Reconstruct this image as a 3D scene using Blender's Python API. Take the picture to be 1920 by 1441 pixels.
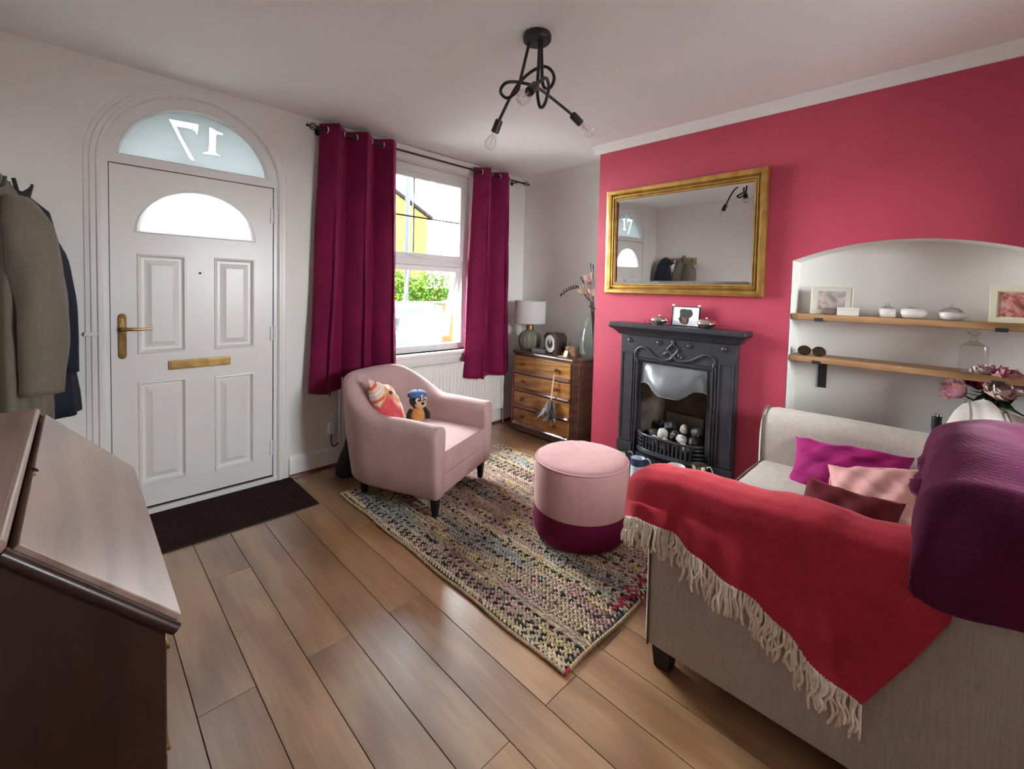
import bpy, bmesh, math, random
from math import sin, cos, pi, radians, sqrt
from mathutils import Vector, Matrix, geometry
import numpy as np

for o in list(bpy.data.objects):
    bpy.data.objects.remove(o)
SC = bpy.context.scene
COL = SC.collection
random.seed(7)

# ------------------------------------------------------------------ camera
F_PX, CX, CY = 826.46, 960.0, 576.55          # focal length and principal point in a 1920x1441 frame
YAW, PITCH, ROLL = radians(44.878), radians(-2.432), radians(1.4586)
EYE = Vector((0, 0, 1.386))
fwd = Vector((sin(YAW)*cos(PITCH), cos(YAW)*cos(PITCH), sin(PITCH)))
rgt = Vector((cos(YAW), -sin(YAW), 0))
upv = rgt.cross(fwd)
R2 = rgt*cos(ROLL) + upv*sin(ROLL)
U2 = upv*cos(ROLL) - rgt*sin(ROLL)
cam = bpy.data.cameras.new('camera')
cam.sensor_fit = 'HORIZONTAL'; cam.sensor_width = 36.0
cam.lens = F_PX/1920*36.0
cam.shift_x = (960.0 - CX)/1920
cam.shift_y = -(720.5 - CY)/1920
cam.clip_start = 0.02; cam.clip_end = 200
camo = bpy.data.objects.new('camera', cam)
camo.matrix_world = Matrix(((R2.x, U2.x, -fwd.x, EYE.x), (R2.y, U2.y, -fwd.y, EYE.y), (R2.z, U2.z, -fwd.z, EYE.z), (0, 0, 0, 1)))
COL.objects.link(camo)
SC.camera = camo

# ------------------------------------------------------------------ world, exposure
SKY = 84.0
w = bpy.data.worlds.new('overcast_sky'); SC.world = w; w.use_nodes = True
bg = w.node_tree.nodes['Background']
bg.inputs[0].default_value = (0.93, 0.97, 1.0, 1); bg.inputs[1].default_value = SKY
SC.view_settings.view_transform = 'Standard'
SC.view_settings.look = 'None'
SC.view_settings.gamma = 1.0
SC.view_settings.use_curve_mapping = False
SC.view_settings.exposure = 0.10
SC.cycles.max_bounces = 12
SC.cycles.diffuse_bounces = 7
SC.cycles.glossy_bounces = 6
SC.cycles.transmission_bounces = 10
SC.cycles.transparent_max_bounces = 16
SC.cycles.caustics_reflective = False
SC.cycles.caustics_refractive = False
SC.cycles.sample_clamp_indirect = 12.0

YB_ = -1.30
def portal(name, c, sx, sz):                    # sampling guides in the daylight openings (no light of their own)
    L = bpy.data.lights.new(name, 'AREA'); L.shape = 'RECTANGLE'; L.size = sx; L.size_y = sz
    L.cycles.is_portal = True
    o = bpy.data.objects.new(name, L); COL.objects.link(o)
    o.location = c; o.rotation_euler = (radians(-90), 0, 0)
    return o
portal('window_portal', (2.255, 3.52, 1.62), 0.95, 1.66)
pb = portal('fill_window_portal', (1.75, YB_-.10, 1.65), .8, .95); pb.rotation_euler = (radians(90), 0, 0)  # guide for the added window behind the camera
portal('fanlight_portal', (0.556, 3.52, 2.23), 0.86, 0.44)
portal('door_glass_portal', (0.556, 3.52, 1.79), 0.62, 0.30)

# ------------------------------------------------------------------ helpers
def ray(px, py):
    a, b = (px - CX)/F_PX, (py - CY)/F_PX
    return R2*a - U2*b + fwd
def at(px, py, axis, val):                      # the point where a pixel's direction meets the plane axis = val
    r = ray(px, py); t = (val - EYE[axis])/r[axis]
    return EYE + r*t
def atd(px, py, d):                             # the point of a pixel's direction at depth d along the optical axis
    return EYE + ray(px, py)*d

def tag(o, label=None, cat=None, group=None, kind=None):
    if label: o['label'] = label
    if cat: o['category'] = cat
    if group: o['group'] = group
    if kind: o['kind'] = kind
    return o
def thing(name, label, cat, loc=(0, 0, 0), rz=0.0, group=None, kind=None):
    o = bpy.data.objects.new(name, None); COL.objects.link(o)
    o.empty_display_size = 0.05
    o.location = loc; o.rotation_euler = (0, 0, rz)
    return tag(o, label, cat, group, kind)

class MB:
    def __init__(s): s.v = []; s.f = []; s.c = []
    def add(s, vs, fs, M=None, col=None):
        b = len(s.v)
        for p in vs:
            p = Vector(p)
            s.v.append(tuple(M @ p) if M is not None else tuple(p))
        for f in fs: s.f.append(tuple(i + b for i in f))
        if col is not None: s.c += [col]*len(vs)
        return s
    def box(s, lo, hi, M=None, col=None):
        x0, y0, z0 = lo; x1, y1, z1 = hi
        return s.add([(x0,y0,z0),(x1,y0,z0),(x1,y1,z0),(x0,y1,z0),(x0,y0,z1),(x1,y0,z1),(x1,y1,z1),(x0,y1,z1)],
              [(0,3,2,1),(4,5,6,7),(0,1,5,4),(1,2,6,5),(2,3,7,6),(3,0,4,7)], M, col)
    def cbox(s, c, d, M=None, col=None):
        return s.box((c[0]-d[0]/2, c[1]-d[1]/2, c[2]-d[2]/2), (c[0]+d[0]/2, c[1]+d[1]/2, c[2]+d[2]/2), M, col)
    def prism(s, poly, axis, a, b, M=None):     # polygon in the two other axes (cyclic order), extruded along axis
        n = len(poly)
        def P(p, t):
            if axis == 0: return (t, p[0], p[1])
            if axis == 1: return (p[0], t, p[1])
            return (p[0], p[1], t)
        vs = [P(p, a) for p in poly] + [P(p, b) for p in poly]
        fs = [tuple(range(n))[::-1], tuple(range(n, 2*n))]
        fs += [(i, (i+1) % n, (i+1) % n + n, i + n) for i in range(n)]
        return s.add(vs, fs, M)
    def loft(s, rings, closed=True, cap=True, loop=False, M=None):
        n = len(rings[0]); vs = [p for r in rings for p in r]; fs = []
        m = len(rings)
        for j in range(m if loop else m-1):
            j2 = (j+1) % m
            for i in range(n if closed else n-1):
                i2 = (i+1) % n
                fs.append((j*n+i, j*n+i2, j2*n+i2, j2*n+i))
        if cap and closed and not loop:
            fs.append(tuple(range(n))[::-1]); fs.append(tuple((m-1)*n+i for i in range(n)))
        return s.add(vs, fs, M)
    def tube(s, pts, r, seg=8, cap=True, loop=False, M=None):
        pts = [Vector(p) for p in pts]; n = len(pts)
        rs = r if isinstance(r, (list, tuple)) else [r]*n
        def tan(i):
            if loop: return (pts[(i+1) % n]-pts[i-1]).normalized()
            return (pts[min(i+1, n-1)]-pts[max(i-1, 0)]).normalized()
        t = tan(0); ref = Vector((0, 0, 1)) if abs(t.z) < .9 else Vector((1, 0, 0))
        nrm = t.cross(ref).normalized(); rings = []
        for i in range(n):
            t2 = tan(i); nrm = (nrm - t2*nrm.dot(t2))
            nrm = nrm.normalized() if nrm.length > 1e-6 else t2.orthogonal().normalized()
            bn = t2.cross(nrm)
            rings.append([tuple(pts[i] + (nrm*cos(2*pi*k/seg) + bn*sin(2*pi*k/seg))*rs[i]) for k in range(seg)])
        return s.loft(rings, True, cap, loop, M)
    def lathe(s, prof, seg=24, c=(0, 0, 0), M=None, ribs=0, ribd=0.0):
        rings = []
        for r, z in prof:
            ring = []
            for k in range(seg):
                a = 2*pi*k/seg
                rr = r*(1 + (ribd*abs(sin(a*ribs/2)) - ribd/2 if ribs else 0))
                ring.append((c[0]+rr*cos(a), c[1]+rr*sin(a), c[2]+z))
            rings.append(ring)
        return s.loft(rings, True, True, False, M)
    def grid(s, fn, nu, nv, M=None, closeu=False):
        vs = [fn(i/(nu if closeu else nu-1), j/(nv-1)) for j in range(nv) for i in range(nu)]
        fs = []
        for j in range(nv-1):
            for i in range(nu if closeu else nu-1):
                i2 = (i+1) % nu
                fs.append((j*nu+i, j*nu+i2, (j+1)*nu+i2, (j+1)*nu+i))
        return s.add(vs, fs, M)
    def sphere(s, c, r, nu=16, nv=10, M=None, col=None):
        if not isinstance(r, (list, tuple)): r = (r, r, r)
        vs = [(c[0], c[1], c[2]-r[2])]; fs = []
        for j in range(1, nv):
            th = pi*j/nv - pi/2
            for i in range(nu):
                a = 2*pi*i/nu
                vs.append((c[0]+r[0]*cos(th)*cos(a), c[1]+r[1]*cos(th)*sin(a), c[2]+r[2]*sin(th)))
        vs.append((c[0], c[1], c[2]+r[2])); top = len(vs)-1
        for i in range(nu):
            fs.append((0, 1+(i+1) % nu, 1+i)); fs.append((top, top-nu+i, top-nu+(i+1) % nu))
        for j in range(nv-2):
            for i in range(nu):
                a = 1+j*nu+i; b = 1+j*nu+(i+1) % nu
                fs.append((a, b, b+nu, a+nu))
        return s.add(vs, fs, M, col)
    def plate(s, outer, holes, axis, a, b):     # a plate with holes, thick from a to b along axis
        loops = [outer] + holes
        pl = [[Vector((p[0], p[1], 0)) for p in L] for L in loops]
        tris = geometry.tessellate_polygon(pl)
        flat = [p for L in loops for p in L]; n = len(flat)
        def P(p, t):
            return (t, p[0], p[1]) if axis == 0 else ((p[0], t, p[1]) if axis == 1 else (p[0], p[1], t))
        vs = [P(p, a) for p in flat] + [P(p, b) for p in flat]
        fs = [tuple(t) for t in tris] + [tuple(i+n for i in reversed(t)) for t in tris]
        k = 0
        for L in loops:
            m = len(L)
            for i in range(m):
                fs.append((k+i, k+(i+1) % m, k+(i+1) % m+n, k+i+n))
            k += m
        return s.add(vs, fs)
    def build(s, name, mat, parent=None, smooth=None, bevel=None, seg=2, sub=0, loc=None, rot=None, solid=None, recalc=True):
        me = bpy.data.meshes.new(name)
        me.from_pydata(s.v, [], s.f); me.update()
        if s.c:
            ca = me.color_attributes.new('tint', 'FLOAT_COLOR', 'POINT')
            ca.data.foreach_set('color', np.array([(*c, 1.0) for c in s.c], dtype=np.float32).ravel())
        if recalc:
            bm = bmesh.new(); bm.from_mesh(me)
            bmesh.ops.recalc_face_normals(bm, faces=bm.faces); bm.to_mesh(me); bm.free()
        if smooth is not None or sub:
            me.polygons.foreach_set('use_smooth', [True]*len(me.polygons))
            if smooth is not None and smooth < 180:
                me.set_sharp_from_angle(angle=radians(smooth))
        o = bpy.data.objects.new(name, me); COL.objects.link(o)
        me.materials.append(mat)
        if parent is not None: o.parent = parent
        if loc is not None: o.location = loc
        if rot is not None: o.rotation_euler = rot
        if solid:
            m = o.modifiers.new('thickness', 'SOLIDIFY'); m.thickness = solid; m.offset = 0
        if bevel:
            m = o.modifiers.new('bevel', 'BEVEL'); m.width = bevel; m.segments = seg; m.limit_method = 'ANGLE'; m.angle_limit = radians(40)
            me.polygons.foreach_set('use_smooth', [True]*len(me.polygons))
            m.harden_normals = True
        if sub:
            m = o.modifiers.new('subdivision', 'SUBSURF'); m.levels = sub; m.render_levels = sub
        return o
def share(o, parent=None, loc=None, rot=None):
    c = o.copy(); COL.objects.link(c)
    if parent is not None: c.parent = parent
    if loc is not None: c.location = loc
    if rot is not None: c.rotation_euler = rot
    return c
def copy_tree(o, parent=None):
    c = o.copy(); COL.objects.link(c); c.parent = parent
    for ch in list(o.children): copy_tree(ch, c)
    return c
def spline(pts, n=8):
    P = [Vector(p) for p in pts]; out = []
    for i in range(len(P)-1):
        p0 = P[max(i-1, 0)]; p1 = P[i]; p2 = P[i+1]; p3 = P[min(i+2, len(P)-1)]
        for k in range(n):
            t = k/n
            out.append(.5*((2*p1) + (p2-p0)*t + (2*p0-5*p1+4*p2-p3)*t*t + (3*p1-p0-3*p2+p3)*t**3))
    out.append(P[-1]); return out
def lerp(a, b, t): return a + (b-a)*t
def interp(x, xs, ys): return float(np.interp(x, xs, ys))
def fbm(x, y=0.0, z=0.0, s=0):
    return (sin(x*1.7+y*2.3+z*1.1+s) + sin(x*3.1-y*1.9+z*2.7+s*1.7)*.6 + sin(-x*5.3+y*4.7+z*3.9+s*2.3)*.35)/1.95

# ------------------------------------------------------------------ materials
MATS = {}
class NT:
    def __init__(s, name):
        s.m = bpy.data.materials.new(name); s.m.use_nodes = True; s.t = s.m.node_tree
        s.t.nodes.clear(); s.out = s.t.nodes.new('ShaderNodeOutputMaterial')
    def n(s, typ, ins=None, **props):
        nd = s.t.nodes.new('ShaderNode'+typ)
        for k, v in props.items(): setattr(nd, k, v)
        for k, v in (ins or {}).items(): s.set(nd, k, v)
        return nd
    def set(s, nd, k, v):
        sock = nd.inputs[k]
        if isinstance(v, bpy.types.NodeSocket): s.t.links.new(v, sock)
        elif isinstance(v, bpy.types.Node): s.t.links.new(v.outputs[0], sock)
        elif isinstance(v, (tuple, list)) and len(v) == 3 and sock.type == 'RGBA': sock.default_value = (*v, 1)
        else: sock.default_value = v
    def ramp(s, fac, stops, interp='LINEAR'):
        r = s.n('ValToRGB', {'Fac': fac}); cr = r.color_ramp; cr.interpolation = interp
        while len(cr.elements) < len(stops): cr.elements.new(.5)
        for e, (p, c) in zip(cr.elements, stops):
            e.position = p; e.color = (*c, 1) if len(c) == 3 else c
        return r.outputs[0]
    def mix(s, fac, a, b, blend='MIX'):
        m = s.n('Mix', data_type='RGBA', blend_type=blend)
        s.set(m, 0, fac); s.set(m, 6, a); s.set(m, 7, b)
        return m.outputs[2]
    def math(s, op, a, b=0.0, c=0.0):
        m = s.n('Math', operation=op); s.set(m, 0, a); s.set(m, 1, b)
        if op in ('MULTIPLY_ADD', 'SMOOTHSTEP'): s.set(m, 2, c)
        return m.outputs[0]
    def coord(s, which='Object'):
        return s.n('TexCoord').outputs[which]
    def mapped(s, vec, scale=(1, 1, 1), rot=(0, 0, 0), loc=(0, 0, 0)):
        m = s.n('Mapping'); s.set(m, 'Vector', vec)
        m.inputs['Scale'].default_value = scale; m.inputs['Rotation'].default_value = rot; m.inputs['Location'].default_value = loc
        return m.outputs[0]
    def noise(s, vec, scale, detail=4, rough=.55, dist=0):
        return s.n('TexNoise', {'Vector': vec, 'Scale': scale, 'Detail': detail, 'Roughness': rough, 'Distortion': dist}).outputs[0]
    def bump(s, h, strength=.3, dist=.01, normal=None):
        b = s.n('Bump', {'Height': h, 'Strength': strength, 'Distance': dist})
        if normal is not None: s.set(b, 'Normal', normal)
        return b.outputs[0]
    def bsdf(s, color, rough=.5, metallic=0.0, normal=None, sheen=0, sheen_rough=.4, sheen_tint=(1, 1, 1), spec=.5, coat=0, coat_rough=.1, trans=0, ior=1.45, alpha=None, sss=0):
        b = s.n('BsdfPrincipled')
        s.set(b, 'Base Color', color); s.set(b, 'Roughness', rough); s.set(b, 'Metallic', metallic)
        b.inputs['Specular IOR Level'].default_value = spec; b.inputs['IOR'].default_value = ior
        if normal is not None: s.set(b, 'Normal', normal)
        if sheen:
            b.inputs['Sheen Weight'].default_value = sheen; b.inputs['Sheen Roughness'].default_value = sheen_rough
            b.inputs['Sheen Tint'].default_value = (*sheen_tint, 1)
        if coat:
            b.inputs['Coat Weight'].default_value = coat; b.inputs['Coat Roughness'].default_value = coat_rough
        if trans: b.inputs['Transmission Weight'].default_value = trans
        s.t.links.new(b.outputs[0], s.out.inputs[0])
        MATS[s.m.name] = s.m
        return s.m
def plain(name, c, rough=.5, metallic=0, vary=.06, scale=6, bump=0, bscale=200, bdist=.002, sheen=0, spec=.5, coat=0, sheen_tint=(1, 1, 1)):
    t = NT(name); v = t.coord()
    nz = t.noise(v, scale, 5)
    lo = tuple(max(0, x*(1-vary*2)) for x in c); hi = tuple(min(1, x*(1+vary*2)) for x in c)
    col = t.ramp(nz, [(.25, lo), (.75, hi)])
    nm = t.bump(t.noise(v, bscale, 3), bump, bdist) if bump else None
    return t.bsdf(col, rough, metallic, nm, sheen=sheen, spec=spec, coat=coat, sheen_tint=sheen_tint)

M = {}
M['wall'] = plain('wall_white_paint', (.81, .79, .765), .9, vary=.012, scale=2.5, bump=.12, bscale=60, bdist=.004, spec=.25)
M['ceiling'] = plain('ceiling_white_paint', (.87, .868, .86), .9, vary=.01, scale=2, bump=.06, bscale=50, bdist=.004, spec=.2)
M['red'] = plain('wall_red_paint', (.385, .044, .076), .62, vary=.03, scale=3, bump=.12, bscale=80, bdist=.003, spec=.35)
M['gloss'] = plain('white_gloss_paint', (.80, .78, .76), .32, vary=.012, scale=4, bump=.05, bscale=30, bdist=.002)
M['upvc'] = plain('white_upvc', (.80, .79, .785), .28, vary=.008, scale=4)
M['black'] = plain('matt_black_metal', (.012, .012, .013), .38, vary=.1, scale=20)
M['iron'] = plain('cast_iron_black', (.034, .034, .039), .33, vary=.12, scale=14, bump=.12, bscale=90, bdist=.002)
M['brass'] = plain('aged_brass', (.36, .22, .085), .28, 1, vary=.18, scale=18)
M['brassdark'] = plain('dark_brass', (.20, .115, .04), .3, 1, vary=.3, scale=22)
M['chrome'] = plain('chrome', (.85, .85, .84), .12, 1, vary=.04, scale=10)
M['silver'] = plain('polished_silver', (.86, .83, .76), .14, 1, vary=.06, scale=30)
M['dark'] = plain('near_black', (.008, .007, .008), .7, vary=.1)
M['radiator'] = plain('radiator_enamel', (.78, .76, .74), .3, vary=.01)
M['ceramic'] = plain('white_ceramic', (.60, .57, .53), .3, vary=.02)
M['cream'] = plain('cream_card', (.78, .74, .55), .55, vary=.04)
M['paper'] = plain('white_paper', (.80, .81, .84), .7, vary=.02)
M['fringe'] = plain('cream_wool_fringe', (.80, .71, .60), .95, vary=.12, scale=60, sheen=.3)
M['soil'] = plain('outdoor_paving', (.30, .297, .29), .95, vary=.15, scale=2, spec=0)

def velvet(name, c, sheen=.6, tint=None, scale=7, vary=.16, bump=.15, rough=.75):
    t = NT(name); v = t.coord()
    a = t.noise(v, scale, 6, .6)
    b = t.noise(t.mapped(v, (1, 1, .35)), scale*6, 4)
    f = t.math('MULTIPLY_ADD', b, .35, t.math('MULTIPLY', a, .75))
    lo = tuple(x*(1-vary*1.6) for x in c); hi = tuple(min(1, x*(1+vary*1.8)) for x in c)
    col = t.ramp(f, [(.3, lo), (.75, hi)])
    nm = t.bump(t.noise(v, 420, 2), bump, .002, t.bump(a, .15, .01))
    return t.bsdf(col, rough, 0, nm, sheen=sheen, sheen_rough=.35, sheen_tint=tint or tuple(min(1, x*2+.1) for x in c), spec=.2)
M['curtain'] = velvet('plum_velvet_curtain', (.150, .0055, .040), .55, (.85, .2, .42), 5)
M['blush'] = velvet('blush_velvet', (.445, .295, .290), .4, (.9, .7, .72), 6, .07)
M['blushlight'] = velvet('blush_pouf_velvet', (.49, .275, .27), .35, (.9, .65, .65), 6, .07)
M['plum'] = velvet('plum_velvet', (.115, .0045, .033), .3, (.6, .1, .25), 5)
M['magenta'] = velvet('magenta_velvet', (.24, .006, .095), .4, (.8, .15, .5), 6, .12)
M['maroon'] = velvet('maroon_velvet', (.085, .007, .012), .4, (.5, .12, .12), 6, .12)
M['pinkcushion'] = velvet('rose_pink_velvet', (.50, .25, .235), .3, (.9, .7, .7), 6, .08)

def woolen(name, c, ribs=(0, 1, 0), rs=420, sheen=.6, vary=.2):
    t = NT(name); v = t.coord()
    a = t.noise(v, 9, 6, .65); b = t.noise(v, 150, 3)
    f = t.math('MULTIPLY_ADD', b, .4, t.math('MULTIPLY', a, .7))
    lo = tuple(x*(1-vary*1.5) for x in c); hi = tuple(min(1, x*(1+vary*1.6)) for x in c)
    col = t.ramp(f, [(.3, lo), (.78, hi)])
    wv = t.n('TexWave', {'Vector': v, 'Scale': rs/6.28, 'Distortion': .8, 'Detail': 1}, bands_direction='Z')
    h = t.math('ADD', t.math('MULTIPLY', wv.outputs[1], .22), t.math('ADD', b, t.math('MULTIPLY', a, 2.0)))
    return t.bsdf(col, .95, 0, t.bump(h, .4, .004), sheen=sheen, sheen_rough=.5, sheen_tint=tuple(min(1, x*2+.15) for x in c), spec=.1)
M['redthrow'] = woolen('coral_red_wool', (.40, .032, .048))
M['plumthrow'] = woolen('plum_wool', (.075, .010, .034), sheen=.4)

def linen(name, c, vary=.10):
    t = NT(name); v = t.coord()
    wx = t.noise(t.mapped(v, (1, 1, .04)), 330, 3); wz = t.noise(t.mapped(v, (.06, .06, 1)), 330, 3)
    a = t.noise(v, 4, 4)
    f = t.math('ADD', t.math('MULTIPLY', wx, .5), t.math('ADD', t.math('MULTIPLY', wz, .35), t.math('MULTIPLY', a, .15)))
    lo = tuple(x*(1-vary*2.4) for x in c); hi = tuple(min(1, x*(1+vary*2)) for x in c)
    return t.bsdf(t.ramp(f, [(.32, lo), (.68, hi)]), .9, 0, t.bump(f, .4, .003), sheen=.15, spec=.15)
M['linen'] = linen('oatmeal_linen', (.44, .395, .35))
M['piping'] = plain('taupe_piping', (.14, .12, .10), .8, vary=.1)
M['coat'] = linen('beige_wool_coat', (.175, .155, .120), .10)
M['coatdark'] = plain('charcoal_coat_cloth', (.02, .02, .022), .85, vary=.15, bump=.2)
M['navy'] = plain('navy_cloth', (.010, .013, .027), .85, vary=.15, bump=.2)
M['mat'] = plain('dark_brown_coir', (.030, .016, .015), .95, vary=.3, scale=90, bump=.6, bscale=500, bdist=.004, spec=.08)

def wood(name, dark, mid, light, rough=.35, axis=1, scale=1.0, coat=0, perobj=False, grain=1.0, coatr=.15, spec=.5):
    t = NT(name); v = t.coord()
    if perobj:
        oi = t.n('ObjectInfo')
        add = t.n('VectorMath', operation='ADD')
        mul = t.n('VectorMath', operation='SCALE'); t.set(mul, 0, (13.1, 7.7, 5.3)); t.set(mul, 'Scale', oi.outputs['Random'])
        t.set(add, 0, v); t.set(add, 1, mul.outputs[0]); v = add.outputs[0]
    st = [1.0, 1.0, 1.0]; st[axis] = .16
    m = t.mapped(v, tuple(x*scale for x in st))
    big = t.noise(m, 5, 5, .6, 1.2)
    fine = t.noise(t.mapped(v, tuple((x if i != axis else x*.35)*scale for i, x in enumerate(st))), 70, 4, .6)
    ring = t.n('TexWave', {'Vector': m, 'Scale': 3.2, 'Distortion': 9, 'Detail': 3, 'Detail Scale': 1.2}, wave_type='RINGS').outputs[1]
    cloud = t.noise(v, 2.2*scale, 3)
    f = t.math('MULTIPLY_ADD', ring, .16*grain, t.math('MULTIPLY_ADD', fine, .26*grain, t.math('MULTIPLY_ADD', big, .45, t.math('MULTIPLY', cloud, .30))))
    col = t.ramp(f, [(.32, dark), (.53, mid), (.74, light)])
    if perobj:
        hsv = t.n('HueSaturation', {'Color': col})
        t.set(hsv, 'Value', t.math('MULTIPLY_ADD', oi.outputs['Random'], .30, .85)); col = hsv.outputs[0]
    rg = t.math('MULTIPLY_ADD', big, .18, rough-.09)
    return t.bsdf(col, rg, 0, t.bump(fine, .10*grain, .002), coat=coat, coat_rough=coatr, spec=spec)
M['plank'] = wood('floor_board_oak', (.105, .046, .020), (.265, .134, .060), (.42, .250, .130), .34, 1, 1.0, coat=1.0, coatr=.30, perobj=True, spec=1.0)
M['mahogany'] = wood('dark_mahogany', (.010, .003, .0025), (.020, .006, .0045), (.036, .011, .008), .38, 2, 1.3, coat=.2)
M['lidwood'] = wood('polished_mahogany_glare', (.13, .065, .048), (.22, .125, .095), (.32, .20, .16), .36, 1, 1.6, coat=.8, grain=1.2, coatr=.30)  # paler than the dark mahogany: the lid's glare is put into the colour
M['drawerwood'] = wood('golden_walnut', (.12, .045, .010), (.27, .115, .028), (.42, .20, .06), .30, 1, 2.2, coat=.3)
M['chestwood'] = wood('dark_walnut', (.030, .009, .005), (.065, .022, .012), (.115, .042, .022), .32, 1, 1.6, coat=.35)
M['lipwood'] = wood('lacquered_walnut_highlight', (.10, .045, .030), (.17, .085, .06), (.24, .13, .095), .16, 1, 1.6, coat=1.0, coatr=.12)  # lightened so the colour carries the pale highlights on the drawer lips
M['shelfwood'] = wood('waxed_oak_shelf', (.15, .070, .028), (.29, .150, .065), (.42, .24, .12), .5, 1, 1.8)
M['rackwood'] = wood('coat_rack_pine', (.24, .16, .09), (.36, .26, .15), (.46, .34, .22), .5, 1, 2)
M['stickwood'] = plain('pale_wood', (.62, .43, .25), .5, vary=.08)
M['copperwood'] = plain('burr_wood', (.22, .105, .055), .35, vary=.3, scale=25)
M['skirtbead'] = plain('dark_red_bead', (.13, .035, .022), .4, vary=.15)

def gold_mat():
    t = NT('gilt_frame'); v = t.coord()
    a = t.noise(v, 14, 5)
    col = t.ramp(a, [(.3, (.42, .23, .055)), (.7, (.66, .42, .13))])
    return t.bsdf(col, .32, .85, t.bump(t.noise(v, 90, 3), .1, .002))
M['gold'] = gold_mat()
def mirror_mat():
    t = NT('mirror_silvering'); return t.bsdf((.88, .89, .885), .012, 1)
M['mirror'] = mirror_mat()

def thin_glass(name, tint=(1, 1, 1), refl=.9, rough=.0, amt=1.0):
    t = NT(name)
    tr = t.n('BsdfTransparent', {'Color': tint}); gl = t.n('BsdfGlossy', {'Color': (refl, refl, refl), 'Roughness': rough})
    fr = t.n('Fresnel', {'IOR': 1.45})
    mx = t.n('MixShader'); t.set(mx, 0, t.math('MULTIPLY', fr, amt)); t.set(mx, 1, tr); t.set(mx, 2, gl)
    t.t.links.new(mx.outputs[0], t.out.inputs[0]); return t.m
M['glass'] = thin_glass('clear_window_glass', (.97, .985, .98))
M['bulb'] = thin_glass('clear_bulb_glass', (.97, .965, .95), amt=.45)
M['bottle'] = thin_glass('aqua_bottle_glass', (.92, .98, .97), amt=.4)
M['crystal'] = thin_glass('decanter_crystal', (.95, .945, .935), .9, .03, amt=.5)
def frosted(name, c, t0=.12):
    t = NT(name); v = t.coord()
    cl = t.ramp(t.noise(v, 3, 3), [(.3, tuple(x*.9 for x in c)), (.7, tuple(min(1, x*1.08) for x in c))])
    tl = t.n('BsdfTranslucent', {'Color': cl}); gl = t.n('BsdfGlossy', {'Color': (.8, .8, .8), 'Roughness': .25})
    fr = t.n('Fresnel', {'IOR': 1.4})
    mx = t.n('MixShader'); t.set(mx, 0, t.math('MULTIPLY', fr, .6)); t.set(mx, 1, tl); t.set(mx, 2, gl)
    t.t.links.new(mx.outputs[0], t.out.inputs[0]); return t.m
M['frosted'] = frosted('frosted_fanlight_glass', (.150, .158, .158))
M['frostclear'] = frosted('obscured_door_glass', (.45, .46, .46))
M['digitglass'] = frosted('clear_number_glass', (.45, .46, .46))
def smoky(name, c):
    t = NT(name); v = t.coord()
    tr = t.n('BsdfTransparent', {'Color': c})
    df = t.bsdf
    pb = t.n('BsdfPrincipled'); t.set(pb, 'Base Color', tuple(x*.45 for x in c)); t.set(pb, 'Roughness', .15)
    mx = t.n('MixShader'); t.set(mx, 0, .62); t.set(mx, 1, tr); t.set(mx, 2, pb)
    t.t.links.new(mx.outputs[0], t.out.inputs[0]); return t.m
M['smoky'] = smoky('smoked_green_glass', (.62, .61, .50))
M['lens'] = smoky('brown_tinted_lens', (.16, .10, .05))
def shade_mat():
    t = NT('white_lamp_shade')
    d = t.n('BsdfDiffuse', {'Color': (.80, .78, .79)}); tl = t.n('BsdfTranslucent', {'Color': (.75, .72, .72)})
    mx = t.n('MixShader'); t.set(mx, 0, .35); t.set(mx, 1, d); t.set(mx, 2, tl)
    t.t.links.new(mx.outputs[0], t.out.inputs[0]); return t.m
M['shade'] = shade_mat()
def tinted(name, rough=.9, sheen=0, spec=.2, bump=0):
    t = NT(name); a = t.n('VertexColor', layer_name='tint'); v = t.coord()
    nz = t.noise(v, 120, 3)
    col = t.mix(.35, a.outputs[0], t.mix(1, a.outputs[0], t.ramp(nz, [(.3, (.55, .55, .55)), (.7, (1.3, 1.3, 1.3))]), 'MULTIPLY'))
    return t.bsdf(col, rough, 0, t.bump(nz, bump, .002) if bump else None, sheen=sheen, spec=spec)
M['yarn'] = tinted('rag_braid', .95, bump=.5)
M['tinted'] = tinted('dyed_petal', .8, spec=.05)

# ================================================================== the setting
XL, XC, XA, YF, YB, ZC = -0.27, 3.08, 3.44, 3.30, -1.30, 2.564
def arc(cx, cz, rx, rz, a0, a1, n):
    return [(cx + rx*cos(radians(lerp(a0, a1, i/n))), cz + rz*sin(radians(lerp(a0, a1, i/n)))) for i in range(n+1)]

# floor: sub-floor slab with every board its own piece
floor = MB().box((XL-.06, YB-.06, -.06), (XA+.06, YF+.28, -.014)).build('floor', M['mahogany'])
tag(floor, 'brown oak effect board floor of the room', 'floor', kind='structure')
meshes = {}
for k in range(-4, 20):
    x0 = .262 + .168*k; x1 = x0 + .168
    x0c, x1c = max(x0, XL), min(x1, XA)
    if x1c - x0c < .02: continue
    j = (1.633 if k % 2 == 0 else .900) - 1.466*2
    while j < YF:
        y0, y1 = max(j, YB), min(j + 1.466, YF)
        j += 1.466
        if y1 - y0 < .03: continue
        key = (round(x1c-x0c, 3), round(y1-y0, 3))
        if key not in meshes:
            g = .0011
            o = MB().box((g, g, -.014), (key[0]-g, key[1]-g, 0)).build('plank', M['plank'], floor, bevel=.0012, seg=1)
            meshes[key] = o; o.location = (x0c, y0, 0)
        else:
            share(meshes[key], floor, (x0c, y0, 0))

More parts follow.
